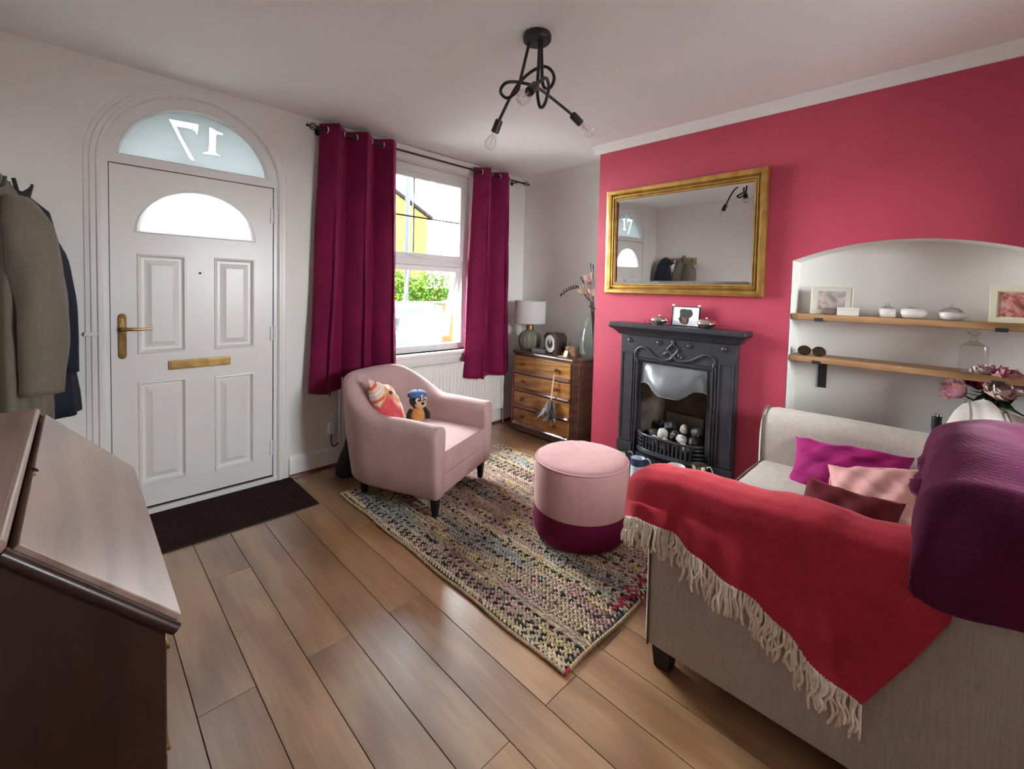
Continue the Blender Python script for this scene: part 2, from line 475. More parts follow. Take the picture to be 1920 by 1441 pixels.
tag(MB().box((XL-.06, YB-.06, ZC), (XA+.06, YF+.28, ZC+.06)).build('ceiling', M['ceiling']), 'plain white painted ceiling', 'ceiling', kind='structure')
DX, DZ = .556, 2.03
WX0, WX1, WZ0, WZ1 = 1.80, 2.71, .80, 2.44
outer = [(XL-.06, 0), (DX-.44, 0)] + [(x, z) for x, z in arc(DX, DZ, .44, .44, 180, 0, 28)] + [(DX+.44, 0), (XA+.06, 0), (XA+.06, ZC), (XL-.06, ZC)]
tag(MB().plate(outer, [[(WX0, WZ0), (WX1, WZ0), (WX1, WZ1), (WX0, WZ1)]], 1, YF, YF+.26).build('wall_front', M['wall']), 'white wall with the front door and the window', 'wall', kind='structure')
tag(MB().box((XL-.06, YB-.06, 0), (XL, YF, ZC)).build('wall_left', M['wall']), 'white wall behind the coats and the bureau', 'wall', kind='structure')
BX0, BX1, BZ0, BZ1 = 1.40, 2.10, 1.20, 2.10
tag(MB().plate([(XL, 0), (XA, 0), (XA, ZC), (XL, ZC)], [[(BX0, BZ0), (BX1, BZ0), (BX1, BZ1), (BX0, BZ1)]], 1, YB-.06, YB).build('wall_back', M['wall']), 'white wall opposite the front door', 'wall', kind='structure')
w2 = thing('fill_window', 'added white framed window opposite the front door for fill daylight', 'window', kind='structure')  # added, unseen window that lets in extra daylight to brighten the room
MB().plate([(BX0, BZ0), (BX1, BZ0), (BX1, BZ1), (BX0, BZ1)], [[(BX0+.05, BZ0+.05), (1.72, BZ0+.05), (1.72, BZ1-.05), (BX0+.05, BZ1-.05)], [(1.78, BZ0+.05), (BX1-.05, BZ0+.05), (BX1-.05, BZ1-.05), (1.78, BZ1-.05)]], 1, YB-.05, YB+.01).build('window_frame', M['upvc'], w2)
MB().box((BX0+.04, YB-.03, BZ0+.04), (BX1-.04, YB-.025, BZ1-.04)).build('pane', M['glass'], w2)
tag(MB().box((XA, YB-.06, 0), (XA+.06, YF, ZC)).build('wall_right', M['wall']), 'white alcove wall behind the chest of drawers', 'wall', kind='structure')
# chimney breast with the arched niche and the fireplace opening
NY0, NY1, NZ, NA = -.305, .705, 1.600, 1.700
nich = [(NY1, 0), (NY1, NZ)] + [(lerp(NY1, NY0, i/24), NZ + (NA-NZ)*(1-((i-12)/12)**2)) for i in range(1, 24)] + [(NY0, NZ), (NY0, 0)]
outer = [(2.11, 0)] + nich + [(YB, 0), (YB, ZC), (2.11, ZC)]
cb = MB().plate(outer, [[(1.12, .16), (1.67, .16), (1.67, .90), (1.12, .90)]], 0, XC, XC+.012).build('wall_chimney_breast', M['red'])
tag(cb, 'crimson red painted chimney breast wall', 'wall', kind='structure')
tag(MB().box((XC+.012, 2.085, 0), (XA, 2.11, ZC)).build('wall_chimney_side', M['wall']), 'white side of the chimney breast beside the alcove', 'wall', kind='structure')
nb = MB()
nb.loft([[(XC-.0005, p[0], p[1]) for p in nich], [(XC+.215, p[0], p[1]) for p in nich]], closed=False, cap=False)
b0 = len(nb.v); nb.add([(XC+.215, p[0], p[1]) for p in nich], [tuple(range(len(nich)))])
niche = nb.build('wall_niche', M['wall'], smooth=40)
tag(niche, 'white arched niche recessed into the red wall', 'niche', kind='structure')
# coving
pro = [(0, -.060), (0, 0), (-.055, 0), (-.050, -.010), (-.030, -.024), (-.016, -.040), (-.008, -.060)]
tag(MB().prism([(XC+a, ZC+b) for a, b in pro], 1, YB, 2.16).build('trim_1', M['gloss'], smooth=50), 'white coving strip above the red wall', 'coving', kind='structure')
tag(MB().prism([(XA+a, ZC+b*1.3) for a, b in pro], 1, 2.11, YF).build('trim_2', M['gloss'], smooth=50), 'white coving strip in the window alcove', 'coving', kind='structure')
tag(MB().prism([(2.11-a, ZC+b) for a, b in pro], 0, XC, XA).build('trim_3', M['gloss'], smooth=50), 'white coving on the side of the chimney breast', 'coving', kind='structure')
# skirting boards
sk = [(0, 0), (0, .150), (-.008, .150), (-.013, .135), (-.018, .125), (-.018, 0)]
bb = MB().prism([(YF+a, z) for a, z in sk], 0, DX+.52, XA).build('baseboard_front', M['gloss'], smooth=40)
tag(bb, 'white skirting board below the window', 'skirting', kind='structure')
MB().prism([(YF-.018, 0), (YF-.018, .022), (YF-.032, .016), (YF-.038, 0)], 0, DX+.52, XA).build('floor_bead', M['skirtbead'], bb)
tag(MB().prism([(XL-a, z) for a, z in sk], 1, YB, YF).build('baseboard_left', M['gloss'], smooth=40), 'white skirting board along the coat wall', 'skirting', kind='structure')
tag(MB().prism([(YF+a, z) for a, z in sk], 0, XL, DX-.52).build('baseboard_corner', M['gloss'], smooth=40), 'short white skirting board left of the front door', 'skirting', kind='structure')
tag(MB().prism([(XA+a, z) for a, z in sk], 1, 2.11, YF).build('baseboard_right', M['gloss'], smooth=40), 'white skirting board behind the chest of drawers', 'skirting', kind='structure')

# ---- arched architrave around the door: profile swept up, over and down
def sweep_arch(prof, name, mat, parent=None):
    path = [(180, 0.0), (180, 1.08)]
    rings = []
    def ring(dx, dz, cxz): return [(cxz[0]+dx*r, YF - d, cxz[1]+dz*r) for r, d in prof]
    rings.append(ring(-1, 0, (DX, 0))); rings.append(ring(-1, 0, (DX, DZ)))
    for i in range(1, 40):
        a = radians(180 - 180*i/40); rings.append(ring(cos(a), sin(a), (DX, DZ)))
    rings.append(ring(1, 0, (DX, DZ))); rings.append(ring(1, 0, (DX, 0)))
    return MB().loft(rings, True, True).build(name, mat, parent, smooth=35)
tr = sweep_arch([(.438, -.02), (.438, .018), (.448, .030), (.462, .030), (.468, .020), (.488, .020), (.494, .012), (.512, .010), (.516, 0), (.516, -.001)], 'trim_4', M['gloss'])
tag(tr, 'white moulded arched architrave around the front door', 'architrave', kind='structure')
MB().box((DX-.520, YF-.024, 1.075), (DX-.462, YF-.0005, 1.095)).build('joint_block', M['gloss'], tr, bevel=.003)

# ---- door_1
door = thing('door_1', 'white panelled front door with arched fanlight and brass handle', 'door', (0, 0, 0), kind='structure')
LX0, LX1, LZ0, LZ1 = .144, .968, .050, 2.022
dwin = arc(DX, 1.665, .285, .250, 0, 180, 28)
pans = [(.257, .487, .957, 1.535), (.630, .857, .955, 1.535), (.257, .487, .178, .795), (.630, .855, .166, .786)]
holes = [dwin] + [[(a, c), (b, c), (b, d), (a, d)] for a, b, c, d in pans]
leaf = MB().plate([(LX0, LZ0), (LX1, LZ0), (LX1, LZ1), (LX0, LZ1)], holes, 1, YF, YF+.044).build('door_leaf', M['gloss'], door)
for a, b, c, d in pans:
    rings = []
    for ins, y in ((0, YF), (.003, YF-.007), (.010, YF-.008), (.017, YF+.012), (.022, YF+.020), (.034, YF+.020), (.066, YF+.000), (.067, YF+.000)):
        rings.append([(a+ins, y, c+ins), (b-ins, y, c+ins), (b-ins, y, d-ins), (a+ins, y, d-ins)])
    MB().loft(rings, True, False).add(rings[-1], [(0, 1, 2, 3)]).build('door_panel', M['gloss'], door)
def dring(s, y, off=0):
    return [(DX + (x-DX)*s, y, 1.665 + (z-1.665)*s + off) for x, z in dwin]
rings = [dring(1.09, YF, -.014), dring(1.08, YF-.006, -.012), dring(1.04, YF-.008, -.006), dring(.99, YF+.004, .002), dring(.98, YF+.016, .004)]
MB().loft(rings, True, False).build('glazing_bead', M['gloss'], door, smooth=50)
MB().prism([(x, z) for x, z in arc(DX, 1.664, .289, .254, 0, 180, 28)], 1, YF+.016, YF+.022).build('door_pane', M['frostclear'], door)
# frame, transom and fanlight
fo = [(DX-.44, 2.026)] + arc(DX, DZ, .44, .44, 180, 0, 36) + [(DX+.44, 2.026)]
a0 = math.degrees(math.asin(.048/.388))
fan = arc(DX, DZ, .388, .375, 180-a0, a0, 36)
fr = MB().plate(fo, [fan], 1, YF-.012, YF+.06).build('fanlight_frame', M['upvc'], door)
r0 = [[(DX+(x-DX)*s, YF+y, 2.075+(z-2.075)*s+o) for x, z in fan] for s, y, o in ((1.0, -.013, 0), (.985, -.018, .003), (.965, -.006, .006), (.96, .02, .007))]
MB().loft(r0, True, False).build('fanlight_bead', M['upvc'], fr, smooth=50)
dig = lambda q: [(lambda p: (p.x, p.z))(at(130+.347*u, 140+.347*v, 1, YF+.018)) for u, v in q]
n7 = dig([(537, 238), (600, 250), (650, 259), (698, 268), (696, 300), (691, 330), (681, 306), (664, 294), (630, 287), (578, 279), (612, 345), (645, 405), (680, 466), (664, 462), (648, 450), (592, 345)])
n1 = dig([(757, 283), (776, 291), (800, 306), (831, 317), (828, 327), (806, 322), (794, 322), (791, 370), (790, 418), (800, 430), (829, 441), (775, 433), (721, 425), (724, 418), (745, 417), (753, 408), (757, 345)])
fp = MB().plate([(x, z) for x, z in fan], [n7, n1], 1, YF+.020, YF+.026).build('fanlight_pane', M['frosted'], door)
for nm, q in (('number_seven', n7), ('number_one', n1)):
    MB().plate(q, [], 1, YF+.019, YF+.027).build(nm, M['digitglass'], fp)
jb = MB()
for s0, s1, s2 in ((DX-.44, LX0-.004, LX0+.014), (DX+.44, LX1+.004, LX1-.014)):
    jb.box((min(s0, s1), YF-.010, 0), (max(s0, s1), YF+.046, 2.03))
    jb.box((min(s0, s2), YF+.0455, 0), (max(s0, s2), YF+.10, 2.03))
jb.box((DX-.44, YF+.0455, 2.0), (DX+.44, YF+.10, 2.03))
jb.build('door_frame', M['upvc'], door)
MB().box((DX-.44, YF-.020, 0), (DX+.44, YF+.10, .036)).build('threshold', M['upvc'], door, bevel=.004)
MB().box((LX0, YF+.006, .036), (LX1, YF+.04, .050)).build('gap_shade_strip', M['dark'], door)  # dark strip stands in for the shaded gap under the leaf
ds_ = MB().box((LX0-.0045, YF+.003, .036), (LX0, YF+.04, LZ1)); ds_.box((LX1, YF+.003, .036), (LX1+.0045, YF+.04, LZ1)); ds_.box((LX0-.004, YF+.003, LZ1), (LX1+.004, YF+.04, 2.027)); ds_.build('gap_shade_edges', M['dark'], door)  # dark fillers paint the shade of the gaps beside and above the leaf
for py in (405, 625, 838):
    z = at(516, py, 1, YF-.01).z
    h = MB().box((LX1-.016, YF-.012, z-.050), (LX1+.016, YF-.001, z+.050))
    h.tube([(LX1+.006, YF-.016, z-.050), (LX1+.006, YF-.016, z+.050)], .008, 10)
    h.build('hinge', M['upvc'], door, bevel=.002)
hp = MB()
ring = [(.0, .937)]
pl = [(.192-.018, .955), (.192-.013, .941), (.192, .935), (.192+.013, .941), (.192+.018, .955), (.192+.018, 1.172), (.192+.013, 1.187), (.192, 1.193), (.192-.013, 1.187), (.192-.018, 1.172)]
hp.prism(pl, 1, YF-.010, YF); plate_o = hp.build('handle_plate', M['brassdark'], door, bevel=.003)
lv = MB()
lv.tube([(.192, YF-.008, 1.105), (.192, YF-.052, 1.105)], .011, 12)
lv.tube([(.186, YF-.052, 1.106), (.215, YF-.054, 1.106), (.26, YF-.056, 1.104), (.325, YF-.052, 1.104)], [.011, .010, .008, .005], 10)
lv.build('lever', M['brass'], plate_o, smooth=50)
MB().tube([(.192, YF-.011, 1.150), (.192, YF-.008, 1.150)], .008, 12).build('keyhole', M['dark'], plate_o)
MB().prism([(.188, 1.165), (.196, 1.165), (.204, 1.115), (.180, 1.115)], 1, YF-.016, YF-.009).build('keyhole_cover', M['brass'], plate_o)
lp = MB().box((.397, YF-.010, .850), (.717, YF, .905)).build('letter_plate', M['brass'], door, bevel=.003)
MB().box((.407, YF-.014, .858), (.707, YF-.0095, .897)).build('letter_flap', M['brass'], lp, bevel=.002)
MB().tube([(.690, YF-.022, .888), (.690, YF-.012, .888)], .009, 10).build('flap_stud', M['brass'], lp)
MB().tube([(.556, YF-.003, 1.434), (.556, YF+.002, 1.434)], .007, 12).build('peephole', M['dark'], door)

# ---- window_1
win = thing('window_1', 'white framed sash style window with the lower light tilted open', 'window', (0, 0, 0), kind='structure')
Y0, Y1 = YF+.060, YF+.130
def frame_rect(x0, x1, z0, z1, w, y0, y1, name, mat, parent, bev=.004, sill=None):
    return MB().plate([(x0, z0), (x1, z0), (x1, z1), (x0, z1)], [[(x0+w, z0+(sill or w)), (x1-w, z0+(sill or w)), (x1-w, z1-w), (x0+w, z1-w)]], 1, y0, y1).build(name, mat, parent, bevel=bev, seg=1)
MB().plate([(WX0, WZ0), (WX1, WZ0), (WX1, WZ1), (WX0, WZ1)], [[(WX0+.055, WZ0+.06), (WX1-.055, WZ0+.06), (WX1-.055, 1.580), (WX0+.055, 1.580)], [(WX0+.055, 1.635), (WX1-.055, 1.635), (WX1-.055, WZ1-.07), (WX0+.055, WZ1-.07)]], 1, Y0, Y1).build('window_frame', M['upvc'], win, bevel=.004, seg=1)
ts = frame_rect(WX0+.050, WX1-.050, 1.632, WZ1-.065, .048, Y0-.012, Y0+.05, 'top_sash', M['upvc'], win)
MB().box((WX0+.09, Y0+.016, 1.67), (WX1-.09, Y0+.020, WZ1-.105)).build('pane', M['glass'], ts)
gb = M['upvc']
tgz0, tgz1 = 1.68, WZ1-.113
for x in (2.117, 2.117-.30):
    if x > WX0+.1: MB().box((x-.006, Y0+.012, tgz0), (x+.006, Y0+.024, tgz1)).build('glazing_bar', M['black'], ts)
MB().box((WX0+.098, Y0+.012, 1.990), (WX1-.098, Y0+.024, 2.002)).build('glazing_bar', M['black'], ts)
hd = MB().box((2.03, Y0-.022, 1.650), (2.09, Y0-.012, 1.668)); hd.tube([(2.06, Y0-.022, 1.660), (2.075, Y0-.045, 1.655), (2.17, Y0-.050, 1.648)], [.009, .009, .006], 8)
hd.build('window_handle', M['upvc'], ts, smooth=40)
# lower sash, hung from its top edge and pushed outwards
ls = thing('bottom_sash', None, None, (0, Y0+.055, 1.583)); del_ = ls; ls.parent = win
ls.rotation_euler = (radians(15), 0, 0)
H = .70
lf = MB().plate([(WX0+.05, -H), (WX1-.05, -H), (WX1-.05, 0), (WX0+.05, 0)], [[(WX0+.098, -H+.052), (WX1-.098, -H+.052), (WX1-.098, -.048), (WX0+.098, -.048)]], 1, -.03, .03).build('sash_frame', M['upvc'], ls, bevel=.004, seg=1)
MB().box((WX0+.09, -.003, -H+.045), (WX1-.09, .002, -.04)).build('pane', M['glass'], ls)
for x in (2.117,): MB().box((x-.010, -.012, -H+.05), (x+.010, .010, -.045)).build('glazing_bar', M['upvc'], ls)
MB().box((WX0+.098, -.010, -.365), (WX1-.098, .010, -.348)).build('glazing_bar', M['upvc'], ls)
MB().tube([(WX1-.056, Y0+.05, 1.25), (WX1-.062, Y0+.10, 1.05), (WX1-.056, Y0+.09, .92)], .004, 6).build('window_stay', M['chrome'], win)
sl = MB().box((WX0-.05, YF-.065, WZ0-.030), (WX1+.05, YF+.07, WZ0)).build('window_sill', M['gloss'], win, bevel=.008, seg=3)
MB().prism([(YF, WZ0-.08), (YF-.022, WZ0-.075), (YF-.03, WZ0-.03), (YF, WZ0-.03)], 0, WX0-.04, WX1+.04).build('sill_moulding', M['gloss'], win)
MB().prism([(YF, WZ1+.012), (YF-.010, WZ1+.012), (YF-.018, WZ1+.035), (YF-.018, WZ1+.075), (YF-.034, WZ1+.085), (YF-.034, WZ1+.11), (YF, WZ1+.11)], 0, WX0-.08, WX1+.08).build('window_head_moulding', M['gloss'], win)
ap = [(WX1, 0), (WX1, -.014), (WX1+.02, -.018), (WX1+.045, -.010), (WX1+.05, 0)]
MB().prism([(x, YF+d) for x, d in ap], 2, WZ0, WZ1+.012).build('window_architrave', M['gloss'], win)
MB().prism([(2*((WX0+WX1)/2)-x, YF+d) for x, d in ap], 2, WZ0, WZ1+.012).build('window_architrave', M['gloss'], win)
MB().box((WX0, YF+.13, WZ0-.03), (WX1, YF+.32, WZ0-.005)).build('outer_sill', M['upvc'], win)

# ================================================================== large furniture
# ---- rug: braided rag rows, rows running towards the front wall
RX0, RX1, RY0, RY1 = 1.235, 2.66, .925, 2.800
def rug_color(x, y, rng):
    u = (x-RX0)
    base = [(.52, .40, .29), (.60, .48, .34), (.56, .38, .32), (.64, .52, .40), (.50, .35, .29), (.66, .55, .38)]
    c = list(base[int(abs(fbm(u*9, s=1))*5.99) % 6])
    b = fbm(u*6.5, y*1.6, s=4)
    if b > .52: t = (.34, .40, .42)
    elif b > .30: t = (.44, .44, .37)
    elif b < -.62: t = (.34, .17, .20)
    elif b < -.36: t = (.54, .36, .33)
    else: t = c
    if -.1 < fbm(u*13, y*.9, s=9) < .08: t = (.68, .56, .28)
    c = [lerp(c[i], t[i], .65) for i in range(3)]
    r = rng.random()
    if r < .008: c = [.34, .05, .09]
    elif r < .014: c = [.14, .26, .30]
    elif r < .045: c = [.05, .05, .045]
    elif r < .06: c = [.16, .17, .09]
    if y < RY0+.10 and x > RX0+.42 and rng.random() < .35: c = [.40, .04, .08]
    g = rng.uniform(.72, 1.18)
    return tuple(min(.9, v*g) for v in c)
rug = thing('rag_rug', 'multicoloured braided rag rug under the pink armchair and pouf', 'rug', (0, 0, 0))
MB().box((RX0+.01, RY0+.01, .0005), (RX1-.01, RY1-.01, .0075)).build('backing', plain('rug_backing', (.035, .026, .022), .95, vary=.2), rug)
rng = random.Random(3)
rb = MB(); pitch = .0255; nrow = int((RX1-RX0-.02)/pitch); step = .0225
loz = [(0, -1, 0), (.62, -.35, 0), (.62, .35, 0), (0, 1, 0), (-.62, .35, 0), (-.62, -.35, 0), (0, -.45, 1), (0, .45, 1)]
lf_ = [(0, 1, 6), (1, 2, 7, 6), (2, 3, 7), (3, 4, 7), (4, 5, 6, 7), (5, 0, 6)]
for i in range(nrow):
    xr = RX0+.014+pitch*(i+.5)
    y = RY0+.012 + rng.random()*step
    tight = rng.random() < .22
    dotted = rng.random() < .26
    n = 0
    while y < RY1-.012:
        s = 1 if n % 2 else -1
        yy = y; xx = xr + s*pitch*.22 + rng.uniform(-.0015, .0015) + .004*sin(yy*5+i*.2)
        a = s*rng.uniform(.45, .75)
        L, Wd, hh = rng.uniform(.013, .0165), rng.uniform(.0075, .0098), rng.uniform(.006, .0105)
        if tight: L *= 1.35; Wd *= .72; a *= .35
        ca, sa = cos(a), sin(a)
        vs = [(xx + (p[0]*Wd*ca - p[1]*L*sa), yy + (p[0]*Wd*sa + p[1]*L*ca), .0072 + p[2]*hh) for p in loz]
        rb.add(vs, lf_, None, (.035, .033, .032) if dotted and n % 4 == 1 and rng.random() < .85 else rug_color(xr, yy, rng))
        y += step*.5; n += 1
o = rb.build('braid_rows', M['yarn'], rug, recalc=False); o['kind'] = 'stuff'
me = o.data; me.polygons.foreach_set('use_smooth', [True]*len(me.polygons))
eb = MB(); cr = .0085
per = [(RX0, RY0), (RX1, RY0), (RX1, RY1), (RX0, RY1)]
for e in range(4):
    p0, p1 = Vector((*per[e], 0)), Vector((*per[(e+1) % 4], 0)); Ln = (p1-p0).length; nn = int(Ln/.016); d = (p1-p0).normalized()
    for k in range(nn):
        c = p0 + d*(k+.5)*Ln/nn; sd = Vector((-d.y, d.x, 0))
        c = c + sd*.004*sin(k*.21+e)
        crim = (e == 0 and fbm(k*.09, s=2) > .05) 
        colr = (.36, .035, .07) if crim and rng.random() < .8 else tuple(v*rng.uniform(.8, 1.15) for v in (.50, .37, .25))
        ang = math.atan2(d.y, d.x) + .5
        Mx = Matrix.Translation((c.x, c.y, .0095)) @ Matrix.Rotation(ang, 4, 'Z')
        eb.sphere((0, 0, 0), (.0125, .0072, .0085), 6, 4, Mx, colr)
o = eb.build('edge_cord', M['yarn'], rug, smooth=180, recalc=False); o['kind'] = 'stuff'

# ---- door mat
dm = thing('door_mat', 'dark brown door mat in front of the white door', 'mat')
MB().box((.06, 2.772, .0005), (1.079, 3.278, .010)).build('mat_pile', M['mat'], dm, bevel=.003)
MB().plate([(.055, 2.767), (1.084, 2.767), (1.084, 3.279), (.055, 3.279)], [[(.062, 2.774), (1.077, 2.774), (1.077, 3.277), (.062, 3.277)]], 2, .0003, .0075).build('mat_edge', M['dark'], dm)

# ---- pouf
pf = thing('pouf', 'round two tone velvet pouf, blush pink above plum', 'pouf', (2.035, 1.452, .0185))
PR, PH = .262, .435
prof = [(PR-.035, 0), (PR-.012, .012), (PR-.001, .035), (PR+.002, .09), (PR+.001, .165)]
MB().lathe(prof, 56).build('plum_base', M['plum'], pf, smooth=60)
prof = [(PR+.001, .1655), (PR+.002, .18), (PR+.003, .30), (PR+.001, PH-.035), (PR-.006, PH-.016)]
MB().lathe(prof, 56).build('pink_side', M['blushlight'], pf, smooth=60)
prof = [(PR-.006, PH-.016), (PR-.010, PH-.006), (PR-.03, PH+.003), (PR*.7, PH+.010), (PR*.35, PH+.012), (.02, PH+.0125)]
mb = MB().lathe(prof, 56)
mb.v = [(x, y, z + .0025*fbm(x*22, y*22)) for x, y, z in mb.v]
MB_top = mb.build('pink_top', M['blushlight'], pf, smooth=60)
MB().tube([((PR-.003)*cos(2*pi*k/64), (PR-.003)*sin(2*pi*k/64), PH-.014) for k in range(64)], .0055, 6, loop=True).build('piping', M['blushlight'], pf, smooth=180)

# ---- armchair: a padded tub shell, front rail, seat cushion, tapered legs
AC = Vector((1.672, 2.538, .0)); AR = radians(23)
ac = thing('tub_armchair', 'blush pink velvet tub armchair in front of the window', 'armchair', AC, AR)
HW, DF, DB = .328, -.345, .400                # centre line of the padded wall
def upath(t):                                  # t 0..1, left arm front -> round the back -> right arm front
    Ra = .285
    sl = (DB-Ra)-DF
    La = pi*Ra/2; mid = 2*(HW-Ra)
    tot = 2*sl+2*La+mid; s_ = t*tot
    if s_ < sl: return Vector((-HW, DF+s_, 0)), Vector((-1, 0, 0))
    s_ -= sl
    if s_ < La:
        a = s_/Ra; return Vector((-HW+Ra-Ra*cos(a), DB-Ra+Ra*sin(a), 0)), Vector((-cos(a), sin(a), 0))
    s_ -= La
    if s_ < mid: return Vector((-HW+Ra+s_, DB, 0)), Vector((0, 1, 0))
    s_ -= mid
    if s_ < La:
        a = s_/Ra; return Vector((HW-Ra+Ra*sin(a), DB-Ra+Ra*cos(a), 0)), Vector((sin(a), cos(a), 0))
    s_ -= La
    return Vector((HW, DB-Ra-s_, 0)), Vector((1, 0, 0))
def smooth01(x): x = max(0, min(1, x)); return x*x*(3-2*x)
rings = []
NR = 72
for k in range(NR+1):
    t = k/NR; p, nrm = upath(t)
    tt = abs(t-.5)*2
    zt = lerp(.792, .582, smooth01((tt-.20)/.42)) - .012*smooth01((tt-.7)/.3)
    lean = .045*smooth01((.85-tt)/.5)
    ti, to = .052, .055
    def q(off, z): 
        l_ = lean*max(0, (z-.17))/.62
        return tuple(p + nrm*(off + l_) + Vector((0, 0, z)))
    pl = .0035*(sin(k*2.7)+sin(k*1.9))*smooth01((.52-tt)/.2)   # small gathers in the inner back
    rings.append([q(-ti, .24), q(-ti+pl*.6, .40), q(-ti-.006+pl, .52 if zt > .6 else .50), q(-ti-.010+pl, zt-.06), q(-ti-.004, zt-.025), q(-ti+.022, zt-.003), q(0, zt+.004), q(to-.022, zt-.001), q(to+.002, zt-.022), q(to+.006, zt-.06),
                  q(to+.006, .45), q(to-.004, .28), q(to-.014, .155), q(to-.03, .140), q(-ti+.01, .140)])
def scale_ring(r, s, dy):
    c = sum((Vector(v) for v in r), Vector())/len(r)
    out = []
    for v in r:
        v = Vector(v); d = v-c
        out.append(tuple(c + Vector((d.x*s, 0, d.z*(1-(1-s)*.25))) + Vector((0, d.y+dy, 0))))
    return out
first = [scale_ring(rings[0], .78, -.020), scale_ring(rings[0], .93, -.014)]
last = [scale_ring(rings[-1], .93, -.014), scale_ring(rings[-1], .78, -.020)]
shell = MB().loft(first + rings + last, True, True).build('tub_shell', M['blush'], ac, smooth=60)
MB().box((-HW+.05, DF-.012, .142), (HW-.05, DF+.10, .262)).build('front_rail', M['blush'], ac, bevel=.018, seg=3)
MB().box((-HW+.04, DF+.06, .145), (HW-.04, DB-.20, .20)).build('seat_base', M['blush'], ac)
def cushion_box(hx, hy, z0, z1, y0, crown=.02, n=14):
    mb = MB()
    def top(u, v):
        x = (u*2-1); y = (v*2-1)
        return (hx*x, y0+hy*y, z1 + crown*(1-x*x)*(1-y*y) + .002*fbm(x*6, y*6))
    mb.grid(top, n, n)
    mb.grid(lambda u, v: (hx*(u*2-1), y0+hy*(v*2-1), z0), n, n)
    b = n*n
    per = [i for i in range(n)] + [n*j+n-1 for j in range(1, n)] + [n*(n-1)+i for i in range(n-2, -1, -1)] + [n*j for j in range(n-2, 0, -1)]
    m = len(per)
    for i in range(m): mb.f.append((per[i], per[(i+1) % m], per[(i+1) % m]+b, per[i]+b))
    return mb
cu = cushion_box(HW-.055, .325, .264, .398, -.035, .028).build('seat_cushion', M['blush'], ac, bevel=.016, seg=3)
hx, hy = HW-.055, .325
MB().tube([(-hx+.012, -.035-hy+.004, .3995), (hx-.012, -.035-hy+.004, .3995)], .005, 6).build('piping', M['blush'], cu, smooth=180)
for x, y in ((-.305, -.315), (.305, -.315), (-.235, .27), (.235, .27)):
    MB().loft([[(x+sx*w_, y+sy*w_, z) for sx, sy in ((-1, -1), (1, -1), (1, 1), (-1, 1))] for w_, z in ((.015, .0185), (.024, .150))]).build('leg', M['dark'], ac, bevel=.003)

# ---- sofa
SX0, SX1 = 1.505, 2.985
sofa = thing('sofa', 'two seat oatmeal linen sofa with a red and a plum throw over it', 'sofa')
MB().box((SX0+.03, -.26, .075), (SX1-.03, .735, .30)).build('sofa_base', M['linen'], sofa, bevel=.02, seg=3)
def arm(x0, x1, name, dip=1.0):
    c = (x0+x1)/2; hw = (x1-x0)/2
    prof = [(-hw, .085), (-hw-.003, .30), (-hw-.006, .55), (-hw-.004, .66), (-hw+.012, .715), (-hw+.05, .738), (0, .744), (hw-.05, .738), (hw-.012, .715), (hw+.002, .66), (hw, .40), (hw, .085)]
    rings = []
    for y, s, dz in ((-.27, 1, 0), (.05, 1, .0), (.40, 1, -.012*(dip-1)), (.70, 1, -.006-.028*(dip-1)), (.742, .985, -.010-.030*(dip-1)), (.757, .95, -.016-.030*(dip-1)), (.764, .88, -.026-.030*(dip-1))):
        rings.append([(c+px*s, y, .085+(z-.085)*(1 if s > .99 else (.5+.5*s)) + (dz if z > .5 else 0)) for px, z in prof])
    o = MB().loft(rings).build(name, M['linen'], sofa, smooth=50)
    MB().tube([(c+px*1.0, .750, z-.008-(.030*(dip-1) if z > .5 else 0)) for px, z in prof], .0045, 6).build('piping', M['piping'], o, smooth=180)
    return o
arm(SX0, SX0+.175, 'arm', 2.0); arm(SX1-.175, SX1, 'arm')
sb = MB()
prof = [(.075, .12), (.075, .46), (.03, .70), (-.04, .845), (-.085, .885), (-.17, .895), (-.25, .875), (-.29, .80), (-.30, .40), (-.29, .08)]
rings = [[(x, lerp(-.10, y, s), lerp(.45, z, s)) for y, z in prof] for x, s in ((SX0-.001, .93), (SX0+.006, .975), (SX0+.03, 1), (2.0, 1), (2.6, 1), (SX1-.03, 1), (SX1-.006, .975), (SX1+.001, .93))]
MB().loft(rings).build('back_frame', M['linen'], sofa, smooth=50)
xm = (SX0+SX1)/2
def pillow(hx, hy, hz, n=18, power=.45, edge=.0, wr=.0, seed=0, pinch=.06):
    mb = MB()
    def sh(u, v, s):
        x = u*2-1; y = v*2-1
        k = max(0, (1-x*x))**power*max(0, (1-y*y))**power
        px = hx*x*(1-pinch*(1-y*y)*abs(x)); py = hy*y*(1-pinch*(1-x*x)*abs(y))
        return (px, py, s*(hz*k+edge) + wr*fbm(x*3.1, y*3.7, s=seed)*(.35+.65*k))
    mb.grid(lambda u, v: sh(u, v, 1), n, n)
    mb.grid(lambda u, v: sh(u, v, -1), n, n)
    b = n*n
    per = [i for i in range(n)] + [n*j+n-1 for j in range(1, n)] + [n*(n-1)+i for i in range(n-2, -1, -1)] + [n*j for j in range(n-2, 0, -1)]
    m = len(per)
    for i in range(m): mb.f.append((per[i], per[(i+1) % m], per[(i+1) % m]+b, per[i]+b))
    return mb
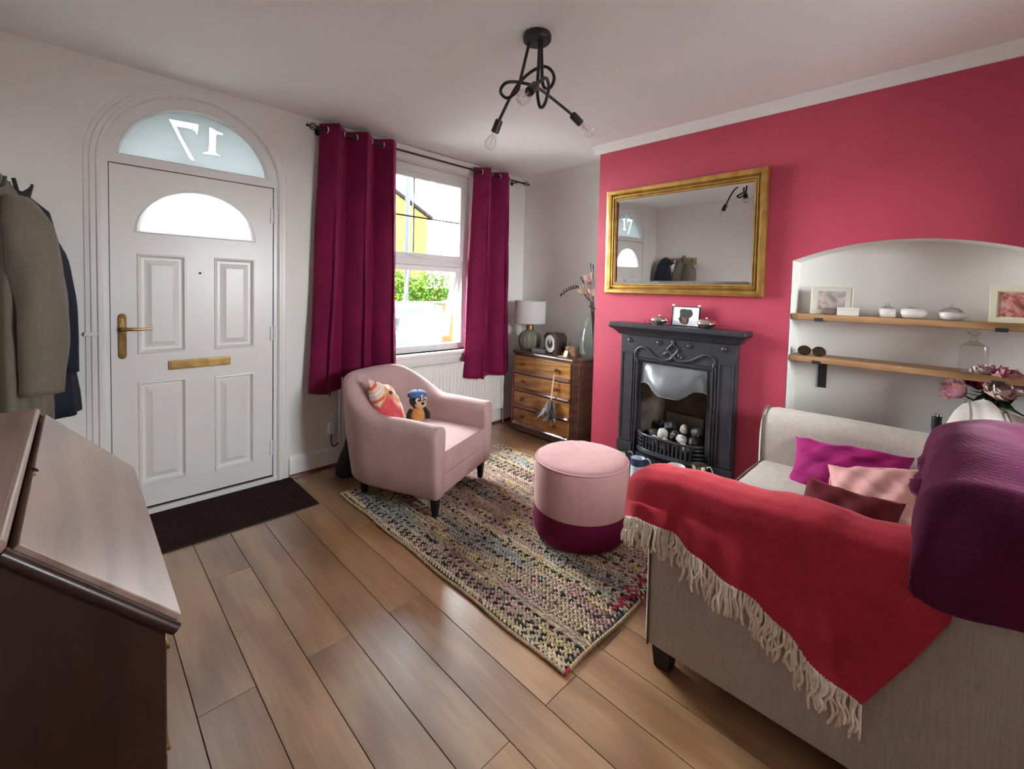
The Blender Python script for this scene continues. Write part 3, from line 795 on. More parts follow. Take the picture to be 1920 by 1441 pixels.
for x0, x1 in ((SX0+.178, xm-.003), (xm+.003, SX1-.178)):
    hx = (x1-x0)/2
    mb = cushion_box(hx, .335, .30, .448, .405, .022)
    c_ = mb.build('seat_cushion', M['linen'], sofa, bevel=.022, seg=3, loc=((x0+x1)/2, 0, 0))
    MB().tube([(-hx+.006, .738, .446), (0, .742, .447), (hx-.006, .738, .446)], .0045, 6).build('piping', M['piping'], c_, smooth=180)
    mb = pillow(hx+.015, .27, .095, 18, .22, .012, .006, x0, .0)
    Mx = Matrix.Translation(((x0+x1)/2, -.062, .690)) @ Matrix.Rotation(radians(102), 4, 'X')
    mb.v = [tuple(Mx @ Vector(p)) for p in mb.v]
    bc = mb.build('back_cushion', M['linen'], sofa, smooth=60)
    for zz in (.055, -.055):
        pts = []
        for k in range(40):
            a = 2*pi*k/40; e = lambda v: math.copysign(abs(v)**.35, v)
            pts.append(Mx @ Vector(((hx+.010)*e(cos(a))*.985, .268*e(sin(a))*.985, zz)))
        MB().tube(pts, .0045, 5, loop=True).build('piping', M['piping'], bc, smooth=180)
for x, y in ((SX0+.04, .70), (SX1-.04, .70), (SX0+.04, -.22), (SX1-.04, -.22)):
    MB().loft([[(x+sx*w_, y+sy*w_, z) for sx, sy in ((-1, -1), (1, -1), (1, 1), (-1, 1))] for w_, z in ((.028, .001), (.036, .086))]).build('foot', M['dark'], sofa, bevel=.003)

# ---- coral red throw over the near arm
hemy = [.121, .196, .291, .42, .525, .657, .785, .88]; hemz = [.300, .336, .396, .457, .500, .545, .562, .535]
def throw_pt(v, s):                            # v 0..1 rear -> front, s 0..1 inner side -> outer hem
    path = [(1.712, .600), (1.700, .690), (1.672, .742), (1.610, .760), (1.545, .757), (1.505, .735), (1.491, .690), (1.487, .640)]
    yr = lerp(-.03, .125, (s-.50)/.50) if s > .50 else -.03
    y = lerp(yr, .865, v)
    zh = interp(y, hemy, hemz)
    d = s*1.0
    k = .46
    if s < k:
        f = s/k*(len(path)-1); i = min(int(f), len(path)-2); t = f-i
        x = lerp(path[i][0], path[i+1][0], t); z = lerp(path[i][1], path[i+1][1], t)
    else:
        t = (s-k)/(1-k); x = 1.487 - .010*t; z = lerp(.640, zh, t)
    fold = .016*sin(y*27+1.3*sin(y*7)+.6*s) + .008*sin(y*53+s*2)
    amp = smooth01((s-.30)/.5)
    x -= (.014+fold*.75)*amp if s > .3 else 0
    z += .006*sin(y*19+2)*(1-amp) + .004*fbm(y*14, s*5)
    z -= interp(y, [.1, .4, .7, .8], [0, .013, .034, .036])*(1-smooth01((s-.40)/.30))
    over = max(0, y-.76)/.105
    if over > 0:
        z -= .05*over*over*(1 if s < .6 else .6); x = lerp(x, 1.60, .28*over*over)
    return (x, y, z)
rt = thing('red_throw', 'coral red wool throw with cream fringe over the near sofa arm', 'throw')
mb = MB().grid(lambda u, v: throw_pt(u, v), 110, 60)
mb.build('throw_cloth', M['redthrow'], rt, smooth=180, solid=.007)
fg = MB(); rng = random.Random(11)
for k in range(128):
    v = .002 + .996*(k+rng.uniform(-.35, .35))/128; v = min(max(v, 0), 1)
    p = Vector(throw_pt(v, 1.0)); L = rng.uniform(.075, .115)
    dx, dy = rng.uniform(-.012, .004), rng.uniform(-.016, .016)
    c1 = rng.uniform(-.011, .011)
    pts = [p + Vector((-.002, 0, .004)), p + Vector((dx*.3-.004, dy*.2+c1, -L*.33)), p + Vector((dx*.7-.005, dy*.7-c1, -L*.68)), p + Vector((dx-.004, dy, -L))]
    fg.tube(spline(pts, 3), [.0042]*9+[.0030], 6)
fo_ = fg.build('fringe', M['fringe'], rt, smooth=180, recalc=False); fo_['kind'] = 'stuff'

# ---- plum throw over the near end of the sofa back
pt = thing('plum_throw', 'plum wool throw with pompoms over the sofa back', 'throw')
pp = [(.034, .655), (.042, .72), (.045, .80), (.036, .89), (.016, .955), (-.03, .998), (-.09, 1.015), (-.17, 1.008), (-.25, .965), (-.305, .88), (-.325, .78), (-.328, .655)]
pp = [(p.y, p.z) for p in spline([(0, a, b) for a, b in pp], 4)]
def prof_at(u):
    f = u*(len(pp)-1); i = min(int(f), len(pp)-2); t = f-i
    return lerp(pp[i][0], pp[i+1][0], t), lerp(pp[i][1], pp[i+1][1], t)
def plum_pt(u, v):
    y, z = prof_at(u)
    if v < .5:
        x = lerp(2.06+.05*sin(u*9), 1.515, v/.5)
        e = smooth01((v-.26)/.24)**2
        z -= .060*e*max(0, z-.66)/.35; z += .006*fbm(x*9, y*9)*(1-e)
        y += .012*fbm(x*7, z*6, s=3)
        y -= .0*e
        return (x, y, z)
    t = (v-.5)/.5
    z -= .060*max(0, z-.66)/.35
    y0 = y
    zb = .648 + .012*sin(u*9) - .12*min(0, y)
    zz = lerp(z, zb, smooth01(t)*.6+t*.4)
    x = 1.515 - .040*sin(pi/2*min(1, t*1.6)) - .010*sin(y*26+t*2)*t
    return (x, y0, zz)
mb = MB().grid(plum_pt, 60, 70)
pc = mb.build('throw_cloth', M['plumthrow'], pt, smooth=180, solid=.008)
for i, (x, y, z, r) in enumerate([(*at(1753, 873, 0, 1.98), .042), (*at(1730, 915, 0, 1.95), .034), (*at(1735, 900, 0, 1.99), .028)]):
    q = MB().sphere((0, 0, 0), r, 14, 9)
    rr = random.Random(i); q.v = [tuple(Vector(p)*(1+rr.uniform(-.12, .16))) for p in q.v]
    q.build('pompom', M['plumthrow'], pt, smooth=180, loc=(x, y, z))

# ---- sofa cushions
def put(mb, name, mat, label, cat, loc, rot, parts=None, smooth=60):
    o = mb.build(name, mat, None, smooth=smooth, loc=loc, rot=rot)
    return tag(o, label, cat)
def euler_look(zdir, ydir):                   # local z along zdir, local y close to ydir
    z = Vector(zdir).normalized(); y = Vector(ydir); y = (y - z*y.dot(z)).normalized(); x = y.cross(z)
    return Matrix((x, y, z)).transposed().to_euler()
put(pillow(.24, .17, .075, 22, .42, .004, .020, 5, .10), 'magenta_cushion', M['magenta'], 'crumpled magenta velvet cushion against the far sofa arm', 'cushion', (2.655, .335, .525), euler_look((-.62, .05, .78), (.78, .02, .60)).to_matrix().to_euler())
pm_ = put(pillow(.165, .165, .06, 22, .42, .004, .016, 2, .10), 'pink_cushion', M['pinkcushion'], 'rose pink piped cushion on the sofa behind the maroon one', 'cushion', (2.400, .205, .530), euler_look((-.62, .20, .76), (.1, -.98, .1)))
pts = []
for k in range(48):
    a = 2*pi*k/48; e = lambda v: math.copysign(abs(v)**.45, v)
    pts.append((.158*e(cos(a)), .158*e(sin(a)), .006*sin(5*a)))
MB().tube(pts, .0045, 6, loop=True).build('piping', M['pinkcushion'], pm_, smooth=180)
mc = put(pillow(.21, .16, .055, 22, .42, .004, .012, 8, .08), 'maroon_cushion', M['maroon'], 'maroon velvet cushion leaning beside the red throw', 'cushion', (2.075, .270, .478), euler_look((-.80, .06, .60), (.55, .1, .80)))
mc.rotation_euler = euler_look((-.62, .10, .78), (.10, .99, .0)).to_matrix().to_euler()

# ---- bureau (drop front writing desk) by the left wall
bu = thing('bureau', 'dark mahogany drop front bureau in the near left corner', 'bureau')
BY0, BY1 = .925, 1.775
xf, xb, xt = .105, XL+.02, -.085
zl, zt_ = .795, 1.000
side = [(xb, .06), (xf, .06), (xf, zl), (xt, zt_), (xb, zt_)]
for y0, y1 in ((BY0, BY0+.018), (BY1-.018, BY1)):
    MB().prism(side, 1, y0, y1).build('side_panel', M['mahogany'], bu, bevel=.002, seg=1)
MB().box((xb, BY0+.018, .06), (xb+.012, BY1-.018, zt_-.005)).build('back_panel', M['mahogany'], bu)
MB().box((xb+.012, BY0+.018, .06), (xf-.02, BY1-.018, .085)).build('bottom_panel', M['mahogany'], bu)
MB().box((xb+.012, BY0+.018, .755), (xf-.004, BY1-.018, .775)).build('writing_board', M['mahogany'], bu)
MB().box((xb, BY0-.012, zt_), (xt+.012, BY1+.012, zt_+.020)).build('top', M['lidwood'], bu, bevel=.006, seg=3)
dl = Vector((xf-xt, 0, zl-zt_)); nl = Vector((-dl.z, 0, dl.x)).normalized(); ld = dl.normalized()
def lid_box(a0, a1, y0, y1, n0, n1):
    o_ = Vector((xt, 0, zt_)); vs = []
    for n_ in (n0, n1):
        for a, y in ((a0, y0), (a1, y0), (a1, y1), (a0, y1)):
            p = o_ + ld*a + nl*n_; vs.append((p.x, y, p.z))
    return vs, [(0, 3, 2, 1), (4, 5, 6, 7), (0, 1, 5, 4), (1, 2, 6, 5), (2, 3, 7, 6), (3, 0, 4, 7)]
Ll = dl.length
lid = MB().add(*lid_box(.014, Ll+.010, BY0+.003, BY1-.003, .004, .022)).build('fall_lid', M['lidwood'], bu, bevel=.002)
for y in (BY0-.003, BY1+.003):
    o_ = Vector((xt, y, zt_))
    MB().tube([o_ + ld*.006 + nl*.004, o_ + ld*(Ll+.016) + nl*.004], .0105, 10).build('lid_bead', M['mahogany'], bu, smooth=60)
MB().tube([(xt+.006, BY0-.008, zt_+.012), (xt+.006, BY1+.008, zt_+.012)], .009, 10).build('top_bead', M['lidwood'], bu, smooth=60)
rk_ = ray(66, 880); kq = EYE + rk_*((Vector((xt, 0, zt_)) + nl*.0225 - EYE).dot(nl)/rk_.dot(nl))
MB().tube([kq - nl*.002, kq + nl*.0015], .006, 12).build('keyhole', M['dark'], bu)
MB().tube([kq + Vector((0, -.03, 0)) - nl*.002, kq + Vector((0, -.03, 0)) + nl*.002], .003, 8).build('brass_pin', M['brass'], bu)
for z0, z1 in ((.56, .745), (.33, .545), (.10, .315)):
    d_ = MB().box((xf-.02, BY0+.022, z0), (xf+.004, BY1-.022, z1)).build('drawer', M['mahogany'], bu, bevel=.004)
    for y in (1.12, 1.58):
        MB().tube([(xf+.004, y-.04, (z0+z1)/2+.01), (xf+.022, y-.03, (z0+z1)/2-.008), (xf+.022, y+.03, (z0+z1)/2-.008), (xf+.004, y+.04, (z0+z1)/2+.01)], .004, 6).build('handle', M['brass'], d_)
MB().box((xb, BY0-.008, .03), (xf+.010, BY1+.008, .075)).build('plinth', M['mahogany'], bu, bevel=.004)
for x in (xb+.03, xf-.03):
    for y in (BY0+.03, BY1-.03): MB().box((x-.03, y-.03, .0005), (x+.03, y+.03, .032)).build('foot', M['mahogany'], bu, bevel=.004)

# ---- coat rack and coats on the left wall
rk = thing('coat_rack', 'pale wooden coat rack board on the left wall', 'coat rack')
MB().box((XL+.001, 2.66, 1.700), (XL+.022, 3.20, 1.800)).build('board', M['rackwood'], rk, bevel=.004)
for y in (2.70, 2.84, 2.985, 3.12):
    MB().tube(spline([(XL+.022, y, 1.75), (XL+.05, y, 1.742), (XL+.075, y, 1.752), (XL+.082, y, 1.785)], 4), .006, 8).build('hook', M['black'], rk, smooth=60)
def coat_body(yc, levels, n=40, seed=0, folds=7, fd=.10):
    rings = []
    for z, rx, ry, dy in levels:
        ring = []
        for k in range(n):
            a = 2*pi*k/n
            f = 1 + fd*sin(folds*a+seed)*smooth01((1.75-z)/.6) + .03*fbm(a*3, z*4, s=seed)
            ring.append((max(XL+.008, XL+.012+rx+rx*cos(a)*f), yc+dy+ry*sin(a)*f, z))
        rings.append(ring)
    return MB().loft(rings)
def cloth_tube(pts, r, seed=0, n=22):
    P = spline(pts, 6); m = len(P); rings = []
    for i, p in enumerate(P):
        rr = interp(i/(m-1), np.linspace(0, 1, len(r)), r); ring = []
        for k in range(n):
            a = 2*pi*k/n
            f = 1 + .07*sin(3*a+i*.35+seed) + .08*fbm(a*2, i*.33, s=seed)
            ring.append((p.x+rr[0]*cos(a)*f if isinstance(rr, tuple) else p.x+rr*.82*cos(a)*f, p.y+rr*sin(a)*f, p.z))
        rings.append(ring)
    return MB().loft(rings)
cb_ = thing('beige_coat', 'beige wool coat with button cuff on the coat rack', 'coat')
coat_body(2.84, [(1.835, .015, .016, 0), (1.80, .03, .035, 0), (1.74, .05, .065, 0), (1.66, .07, .10, 0), (1.52, .082, .14, 0), (1.30, .085, .165, 0), (1.05, .085, .18, 0), (.82, .09, .19, 0), (.74, .09, .185, 0)], seed=1, fd=.13).build('coat_body', M['coat'], cb_, smooth=180)
sv = cloth_tube([(-.165, 2.74, 1.715), (-.130, 2.70, 1.61), (-.102, 2.68, 1.40), (-.094, 2.67, 1.15), (-.098, 2.665, .905)], [.040, .085, .096, .092, .078], 1).build('sleeve', M['coat'], cb_, smooth=180)
for z in (.925, .948, .971): MB().sphere((-.038, 2.635, z), .007, 8, 6).build('cuff_button', M['copperwood'], sv)
MB().tube([(-.098+.066*cos(2*pi*k/24), 2.665+.078*sin(2*pi*k/24), 1.02) for k in range(24)], .0025, 5, loop=True).build('cuff_seam', M['coat'], sv, smooth=180)
MB().tube(spline([(-.175, 2.84, 1.80), (-.150, 2.80, 1.66), (-.118, 2.79, 1.40), (-.108, 2.79, 1.05), (-.105, 2.79, .76)], 6), .008, 6).build('front_placket', M['coatdark'], cb_, smooth=180)
nj = thing('navy_coat', 'dark navy coat on the rack end nearest the door', 'coat')
coat_body(3.12, [(1.815, .018, .02, 0), (1.78, .05, .05, 0), (1.70, .09, .085, 0), (1.55, .105, .115, 0), (1.30, .115, .13, 0), (1.00, .125, .14, 0), (.80, .135, .145, 0), (.71, .138, .145, 0)], seed=6, fd=.08).build('coat_body', M['navy'], nj, smooth=180)
cloth_tube([(-.15, 3.05, 1.68), (-.075, 3.03, 1.50), (-.040, 3.02, 1.25), (-.026, 3.02, .93)], [.04, .062, .060, .052], 4).build('sleeve', M['navy'], nj, smooth=180)
MB().grid(lambda u, v: (XL+.055+.085*sin(pi*u)*(1-.2*v), 3.05+.085*(u*2-1), 1.815-.085*v-.085*abs(2*u-1)), 15, 5).build('collar', M['coatdark'], nj, smooth=180, solid=.010)
ws = thing('white_scarf', 'white scarf draped between the coats on the rack', 'scarf')
MB().grid(lambda u, v: (XL+.035+.07*sin(pi*min(1, v*1.3))+.008*sin(u*15), 2.985+.035*(u*2-1)*(1+.5*v), 1.765+.03*sin(pi*v*.9)-.42*v), 12, 16).build('scarf_cloth', M['gloss'], ws, smooth=180, solid=.006)

# ---- curtains and their pole
RYc, RZ = 3.195, 2.475
cp = thing('curtain_pole', 'thin black curtain pole with cage finials above the window', 'curtain pole')
MB().tube([(1.235, RYc, RZ), (3.30, RYc, RZ)], .0085, 12).build('pole', M['black'], cp, smooth=60)
for xe, s in ((1.235, -1), (3.30, 1)):
    fn = MB()
    for k in range(6):
        a0 = 2*pi*k/6
        fn.tube([(xe+s*(.012+.062*t), RYc + .024*sin(pi*t)*cos(a0+2.6*t), RZ + .024*sin(pi*t)*sin(a0+2.6*t)) for t in [i/10 for i in range(11)]], .0028, 5)
    fn.sphere((xe+s*.082, RYc, RZ), .010, 10, 8); fn.tube([(xe, RYc, RZ), (xe+s*.016, RYc, RZ)], .012, 10)
    fn.build('finial', M['black'], cp, smooth=60)
for x in (1.262, 3.235):
    bk = MB().tube([(x, RYc, RZ), (x, YF, RZ)], .006, 8); bk.tube([(x, YF-.006, RZ), (x, YF, RZ)], .022, 14)
    bk.build('bracket', M['black'], cp, smooth=50)
def curtain(name, label, xt0, xt1, xb0, xb1, zt, zb, nf, ph, depth, flare):
    root = thing(name, label, 'curtain', group='velvet curtains either side of the window')
    def fn(u, v):
        x = lerp(lerp(xt0, xt1, u), lerp(xb0, xb1, u), v**1.2)
        w_ = 2*pi*nf*u+ph
        d = depth*(1+.20*v)*sin(w_) + .012*sin(w_*3+v*2)
        x += .026*sin(w_*2) + .012*fbm(u*9, v*3, s=ph)*v
        y = RYc + d - flare*v*v + .010*fbm(u*7, v*4, s=ph+1)
        return (x, min(y, YF-.012) if v < .85 else min(y, YF-.035), lerp(zt, zb, v) + .006*sin(w_)*v)
    MB().grid(fn, int(nf*26)+1, 34).build('curtain_cloth', M['curtain'], root, smooth=180, solid=.006)
    for k in range(int(nf*2)):
        u = (k+.5-(ph/pi) % 1 + .5)/(2*nf)
        u = ((k+1)*pi-ph)/(2*pi*nf)
        if .02 < u < .98:
            x = lerp(xt0, xt1, u)
            g = [(x + (.004 if k % 2 else -.004), RYc+.022*cos(a), RZ+.022*sin(a)) for a in [2*pi*i/20 for i in range(20)]]
            MB().tube(g, .0055, 6, loop=True).build('eyelet', M['chrome'], root, smooth=180)
    return root
curtain('curtain', 'long plum velvet curtain left of the window', 1.275, 1.835, 1.195, 1.850, 2.523, .605, 2.6, 2.6, .066, .030)
curtain('curtain', 'plum velvet curtain right of the window by the lamp', 2.665, 3.150, 2.560, 3.150, 2.518, .540, 2.1, 1.2, .055, .05)
MB_ = None

# ---- radiator
rd = thing('radiator', 'white fluted panel radiator under the window', 'radiator')
RXa, RXb, RZa, RZb = 1.415, 3.105, .170, .690
pts = []
nfl = 42; 
def radp(u, v):
    x = lerp(RXa+.03, RXb-.03, u); w_ = u*nfl; fr_ = abs((w_ % 1)-.5)*2
    d = .013*smooth01((fr_-.25)/.4)*smooth01(min(v, 1-v)/.07)
    return (x, YF-.090+d, lerp(RZa, RZb, v))
MB().grid(radp, nfl*8+1, 14).build('front_panel', M['radiator'], rd, smooth=50)
MB().plate([(RXa, RZa), (RXb, RZa), (RXb, RZb), (RXa, RZb)], [[(RXa+.03, RZa+.001), (RXb-.03, RZa+.001), (RXb-.03, RZb-.001), (RXa+.03, RZb-.001)]], 1, YF-.092, YF-.078).build('panel_edge', M['radiator'], rd)
for x in (RXa, RXb-.004): MB().box((x, YF-.090, RZa+.01), (x+.004, YF-.030, RZb)).build('side_cover', M['radiator'], rd)
tg = MB()
for k in range(60): 
    x = lerp(RXa+.02, RXb-.02, k/59); tg.box((x-.005, YF-.086, RZb-.002), (x+.005, YF-.032, RZb+.003))
tg.box((RXa, YF-.090, RZb-.006), (RXb, YF-.084, RZb+.005)); tg.box((RXa, YF-.036, RZb-.006), (RXb, YF-.030, RZb+.005))
tg.build('top_grille', M['radiator'], rd)
MB().box((RXa+.03, YF-.042, RZa+.02), (RXb-.03, YF-.034, RZb-.02)).build('back_panel', M['radiator'], rd)
for x in (1.7, 2.8): MB().box((x-.02, YF-.035, .30), (x+.02, YF-.0005, .62)).build('wall_bracket', M['radiator'], rd)
vv = MB().tube([(RXb+.004, YF-.055, RZa+.045), (RXb+.03, YF-.055, RZa+.045), (RXb+.035, YF-.055, RZa+.02), (RXb+.035, YF-.055, .001)], .0075, 8); vv.tube([(RXb+.035, YF-.055, RZa+.03), (RXb+.035, YF-.055, RZa+.10)], .016, 12)
vv.build('valve', M['gloss'], rd, smooth=50)

# ---- plug, cable and the bag by the armchair
so = thing('wall_socket', 'white plug in a wall socket above the skirting board', 'socket')
MB().box((1.345, YF-.010, .225), (1.405, YF-.0005, .375)).build('face_plate', M['upvc'], so, bevel=.003)
MB().box((1.345, YF-.055, .262), (1.385, YF-.010, .350)).build('plug', M['upvc'], so, bevel=.006, seg=3)
MB().tube(spline([(1.365, YF-.035, .262), (1.365, YF-.04, .19), (1.385, YF-.045, .165), (1.44, YF-.05, .205), (1.52, YF-.06, .23)], 6), .0045, 6).build('cable', M['dark'], so, smooth=180)
bag = thing('black_bag', 'soft black bag on the floor behind the armchair', 'bag', (1.425, 3.075, .0))
mb = MB(); rings = []
for z, rx, ry in ((.001, .085, .065), (.02, .105, .08), (.08, .10, .075), (.14, .075, .06), (.20, .05, .045), (.26, .03, .03)):
    rings.append([(rx*cos(2*pi*k/24)*(1+.08*fbm(k*.8, z*20)), ry*sin(2*pi*k/24)*(1+.08*fbm(k*.9, z*15, s=2)), z) for k in range(24)])
mb.loft(rings).build('bag_body', M['coatdark'], bag, smooth=180)
MB().tube(spline([(-.02, 0, .25), (.0, -.01, .33), (.03, 0, .34), (.035, 0, .25)], 6), .006, 6).build('strap', M['dark'], bag, smooth=180)

# ---- toy and cushion on the armchair (positions in the armchair's own axes)
def ac_pt(x, y, z): 
    return AC + Matrix.Rotation(AR, 3, 'Z') @ Vector((x, y, z))
def fish_mat():
    t = NT('printed_bird_cushion'); v = t.coord()
    sep = t.n('SeparateXYZ', {'Vector': v}); X, Y = sep.outputs[0], sep.outputs[1]
    wv = t.n('TexWave', {'Vector': t.mapped(v, (1, 1, 0), (0, 0, .9)), 'Scale': 4.2, 'Distortion': 7, 'Detail': 1.5, 'Detail Scale': 1.3}).outputs[1]
    basec = t.ramp(wv, [(.0, (.62, .10, .07)), (.18, (.72, .32, .22)), (.36, (.78, .56, .50)), (.58, (.80, .62, .40)), (.78, (.70, .42, .36)), (1, (.82, .70, .66))])
    def ell(cx, cy, rx, ry):
        a = t.math('DIVIDE', t.math('SUBTRACT', X, cx), rx); b = t.math('DIVIDE', t.math('SUBTRACT', Y, cy), ry)
        return t.math('ADD', t.math('MULTIPLY', a, a), t.math('MULTIPLY', b, b))
    e1 = ell(-.055, -.035, .115, .150); e2 = ell(-.085, -.045, .085, .125)
    c = t.mix(t.math('LESS_THAN', e1, 1.0), basec, (.62, .36, .11))
    c = t.mix(t.math('LESS_THAN', e2, 1.0), c, t.ramp(t.noise(v, 9, 2), [(.3, (.58, .06, .09)), (.7, (.66, .13, .10))]))
    e3 = ell(-.05, .085, .022, .014)
    c = t.mix(t.math('LESS_THAN', e3, 1.0), c, (.015, .01, .012))
    return t.bsdf(c, .8, 0, None, sheen=.2, spec=.2)
fc = put(pillow(.185, .200, .070, 24, .42, .004, .008, 4, .12), 'printed_cushion', fish_mat(), 'coral pink and yellow bird print cushion on the pink armchair', 'cushion', ac_pt(-.175, .130, .575), (0, 0, 0))
fc.rotation_euler = (Matrix.Rotation(AR, 3, 'Z') @ euler_look((.42, -.80, .46), (.12, .5, .9)).to_matrix()).to_euler()

ty = thing('plush_badger', 'small plush badger wearing a blue beret on the armchair', 'soft toy', ac_pt(-.015, .020, .436), AR - .45); ty.scale = (1.15, 1.15, 1.15)
def fur(n, c): return plain(n, c, .9, vary=.12, scale=40, bump=.3, bscale=300, sheen=.3)
orange, darkf, creamf, bluef = fur('orange_plush', (.52, .23, .06)), fur('dark_brown_plush', (.022, .014, .012)), fur('cream_plush', (.62, .42, .26)), fur('blue_felt', (.065, .13, .33))
MB().sphere((0, 0, .065), (.046, .040, .062), 20, 14).build('toy_body', orange, ty, smooth=180)
hd_ = MB().sphere((0, -.008, .158), (.052, .046, .048), 22, 14).build('toy_head', darkf, ty, smooth=180)
MB().sphere((0, -.040, .138), (.036, .026, .024), 18, 10).build('muzzle', creamf, hd_, smooth=180)
MB().sphere((0, -.066, .148), (.012, .008, .008), 12, 8).build('nose', M['dark'], hd_, smooth=180)
MB().box((-.006, -.056, .160), (.006, -.040, .200)).build('face_stripe', creamf, hd_, bevel=.003)
for s in (-1, 1):
    ey = MB().sphere((s*.024, -.046, .166), (.014, .008, .014), 14, 8).build('eye', M['ceramic'], hd_, smooth=180)
    MB().sphere((s*.022, -.053, .166), (.006, .004, .007), 10, 6).build('pupil', M['dark'], ey, smooth=180)
    MB().sphere((s*.030, -.052, .008), (.018, .030, .013), 14, 8).build('toy_foot', creamf, ty, smooth=180)
    MB().tube(spline([(s*.040, -.002, .105), (s*.062, -.012, .075), (s*.060, -.026, .040)], 4), [.014]*5+[.016]*4, 10).build('toy_arm', darkf, ty, smooth=180)
    MB().sphere((s*.047, .004, .190), (.014, .008, .014), 10, 8).build('ear', darkf, hd_, smooth=180)
MB().lathe([(.048, .178), (.056, .186), (.054, .200), (.036, .211), (.01, .214)], 20, (0, 0, 0)).build('beret', bluef, hd_, smooth=180)
MB().tube([(0, 0, .212), (.002, 0, .224)], .003, 6).build('beret_stalk', bluef, hd_)

# ---- chest of drawers in the alcove
CXf, CXb, CYa, CYb, CT = 3.065, 3.420, 2.275, 3.065, .790
ch = thing('chest_of_drawers', 'walnut chest of four drawers with canted corner in the alcove', 'chest of drawers')
cant = .045
plan = [(CXf, CYa+cant), (CXf+cant, CYa), (CXb, CYa), (CXb, CYb), (CXf+cant, CYb), (CXf, CYb-cant)]
MB().prism(plan, 2, .055, CT-.03).build('carcass', M['chestwood'], ch, bevel=.002, seg=1)
def offs(p, d): 
    cx_, cy_ = (CXf+CXb)/2, (CYa+CYb)/2
    return [(x + (-d if x < cx_ else (0 if x > CXb-.01 else -d*.4)), y + (d if y > cy_ else -d)) for x, y in p]
rings = [[(x, y, z) for x, y in offs(plan, d)] for d, z in ((.004, CT-.030), (.012, CT-.026), (.016, CT-.016), (.012, CT-.005), (.006, CT))]
MB().loft(rings).build('top', M['chestwood'], ch, smooth=30)
MB().prism(offs(plan, .012), 2, .012, .065).build('plinth', M['chestwood'], ch, bevel=.006)
for x in (CXf+.03, CXb-.04):
    for y in (CYa+.04, CYb-.04): MB().tube([(x, y, .001), (x, y, .014)], .022, 12).build('foot', M['chestwood'], ch)
dz = [.588, .418, .252, .078]; dh = [.155, .150, .146, .152]
for z0, h in zip(dz, dh):
    y0, y1 = CYa+cant+.012, CYb-cant-.012
    d_ = MB().box((CXf-.012, y0, z0+.016), (CXf+.01, y1, z0+h)).build('drawer', M['drawerwood'], ch, bevel=.003)
    MB().prism([(CXf, z0-.010), (CXf-.018, z0-.009), (CXf-.032, z0-.004), (CXf-.034, z0+.004), (CXf-.026, z0+.014), (CXf-.013, z0+.026), (CXf, z0+.028)], 1, y0, y1).build('lip_moulding', M['lipwood'], d_, smooth=40)
    for y in (y0+.145, y1-.125):
        MB().lathe([(.010, 0), (.009, .010), (.016, .018), (.018, .026), (.014, .033), (.003, .036)], 16).build('knob', M['chestwood'], d_, smooth=60, loc=(CXf-.012, y, z0+h*.55), rot=(0, -pi/2, 0))
# canted corner flutes
for k in range(3):
    t = (k+.5)/3; x, y = lerp(CXf, CXf+cant, t), lerp(CYa+cant, CYa, t)
    MB().tube([(x, y, .10), (x, y, CT-.06)], .0055, 6).build('corner_reed', M['chestwood'], ch, smooth=60)
MB().plate([(CXf+.07, .10), (CXb-.02, .10), (CXb-.02, CT-.06), (CXf+.07, CT-.06)], [[(CXf+.11, .14), (CXb-.06, .14), (CXb-.06, CT-.10), (CXf+.11, CT-.10)]], 1, CYa-.008, CYa+.002).build('side_panel_frame', M['chestwood'], ch, bevel=.003)

# pink board standing between the chest and the radiator
pbd = MB().box((-.010, -.012, 0), (.010, .012, .560)).build('pink_batten', plain('pink_paint', (.50, .10, .16), .5), None, bevel=.004, loc=(3.145, 3.112, .0005))
tag(pbd, 'pink painted batten standing between radiator and chest', 'batten')

# ---- things on the chest
lm = thing('table_lamp', 'table lamp with white drum shade and ribbed smoked glass base', 'lamp', (3.205, 2.960, CT)); lm.scale = (1.04, 1.04, 1.19)
MB().lathe([(.050, .0005), (.075, .004), (.098, .035), (.106, .075), (.100, .115), (.078, .145), (.045, .162), (.030, .166)], 64, ribs=16, ribd=.07).build('glass_base', M['smoky'], lm, smooth=60)
MB().lathe([(.030, .164), (.036, .166), (.036, .205), (.030, .207), (.010, .207), (.010, .235)], 24).build('neck', M['brass'], lm, smooth=40)
MB().lathe([(.148, .222), (.148, .405)], 48).build('shade', M['shade'], lm, smooth=60)
lm.children[-1].data.materials[0] = M['shade']
bm = bmesh.new(); bm.from_mesh(lm.children[-1].data)
bmesh.ops.delete(bm, geom=[f for f in bm.faces if len(f.verts) > 8], context='FACES_ONLY'); bm.to_mesh(lm.children[-1].data); bm.free()
s_ = lm.children[-1].modifiers.new('thickness', 'SOLIDIFY'); s_.thickness = .003
for z in (.223, .404): MB().tube([(.148*cos(2*pi*k/48), .148*sin(2*pi*k/48), z) for k in range(48)], .0025, 5, loop=True).build('shade_rim', M['ceramic'], lm, smooth=180)
sp = MB()
for k in range(3): sp.tube([(0, 0, .232), (.146*cos(2*pi*k/3), .146*sin(2*pi*k/3), .385)], .0015, 5)
sp.build('shade_spider', M['brass'], lm)
MB().sphere((0, 0, .275), (.028, .028, .038), 14, 10).build('bulb', M['ceramic'], lm, smooth=180)
gt = tag(MB().sphere((0, 0, .028), (.024, .024, .028), 14, 8).build('glass_ornament', M['bottle'], smooth=180, loc=(3.100, 3.040, CT)), 'small clear glass ornament beside the lamp base', 'ornament')
bx = thing('grey_box', 'flat grey box between lamp and clock', 'box', (3.150, 2.760, CT), radians(8))
MB().box((-.055, -.065, .0005), (.055, .065, .024)).build('box_base', plain('grey_card', (.17, .18, .18), .6), bx, bevel=.002)
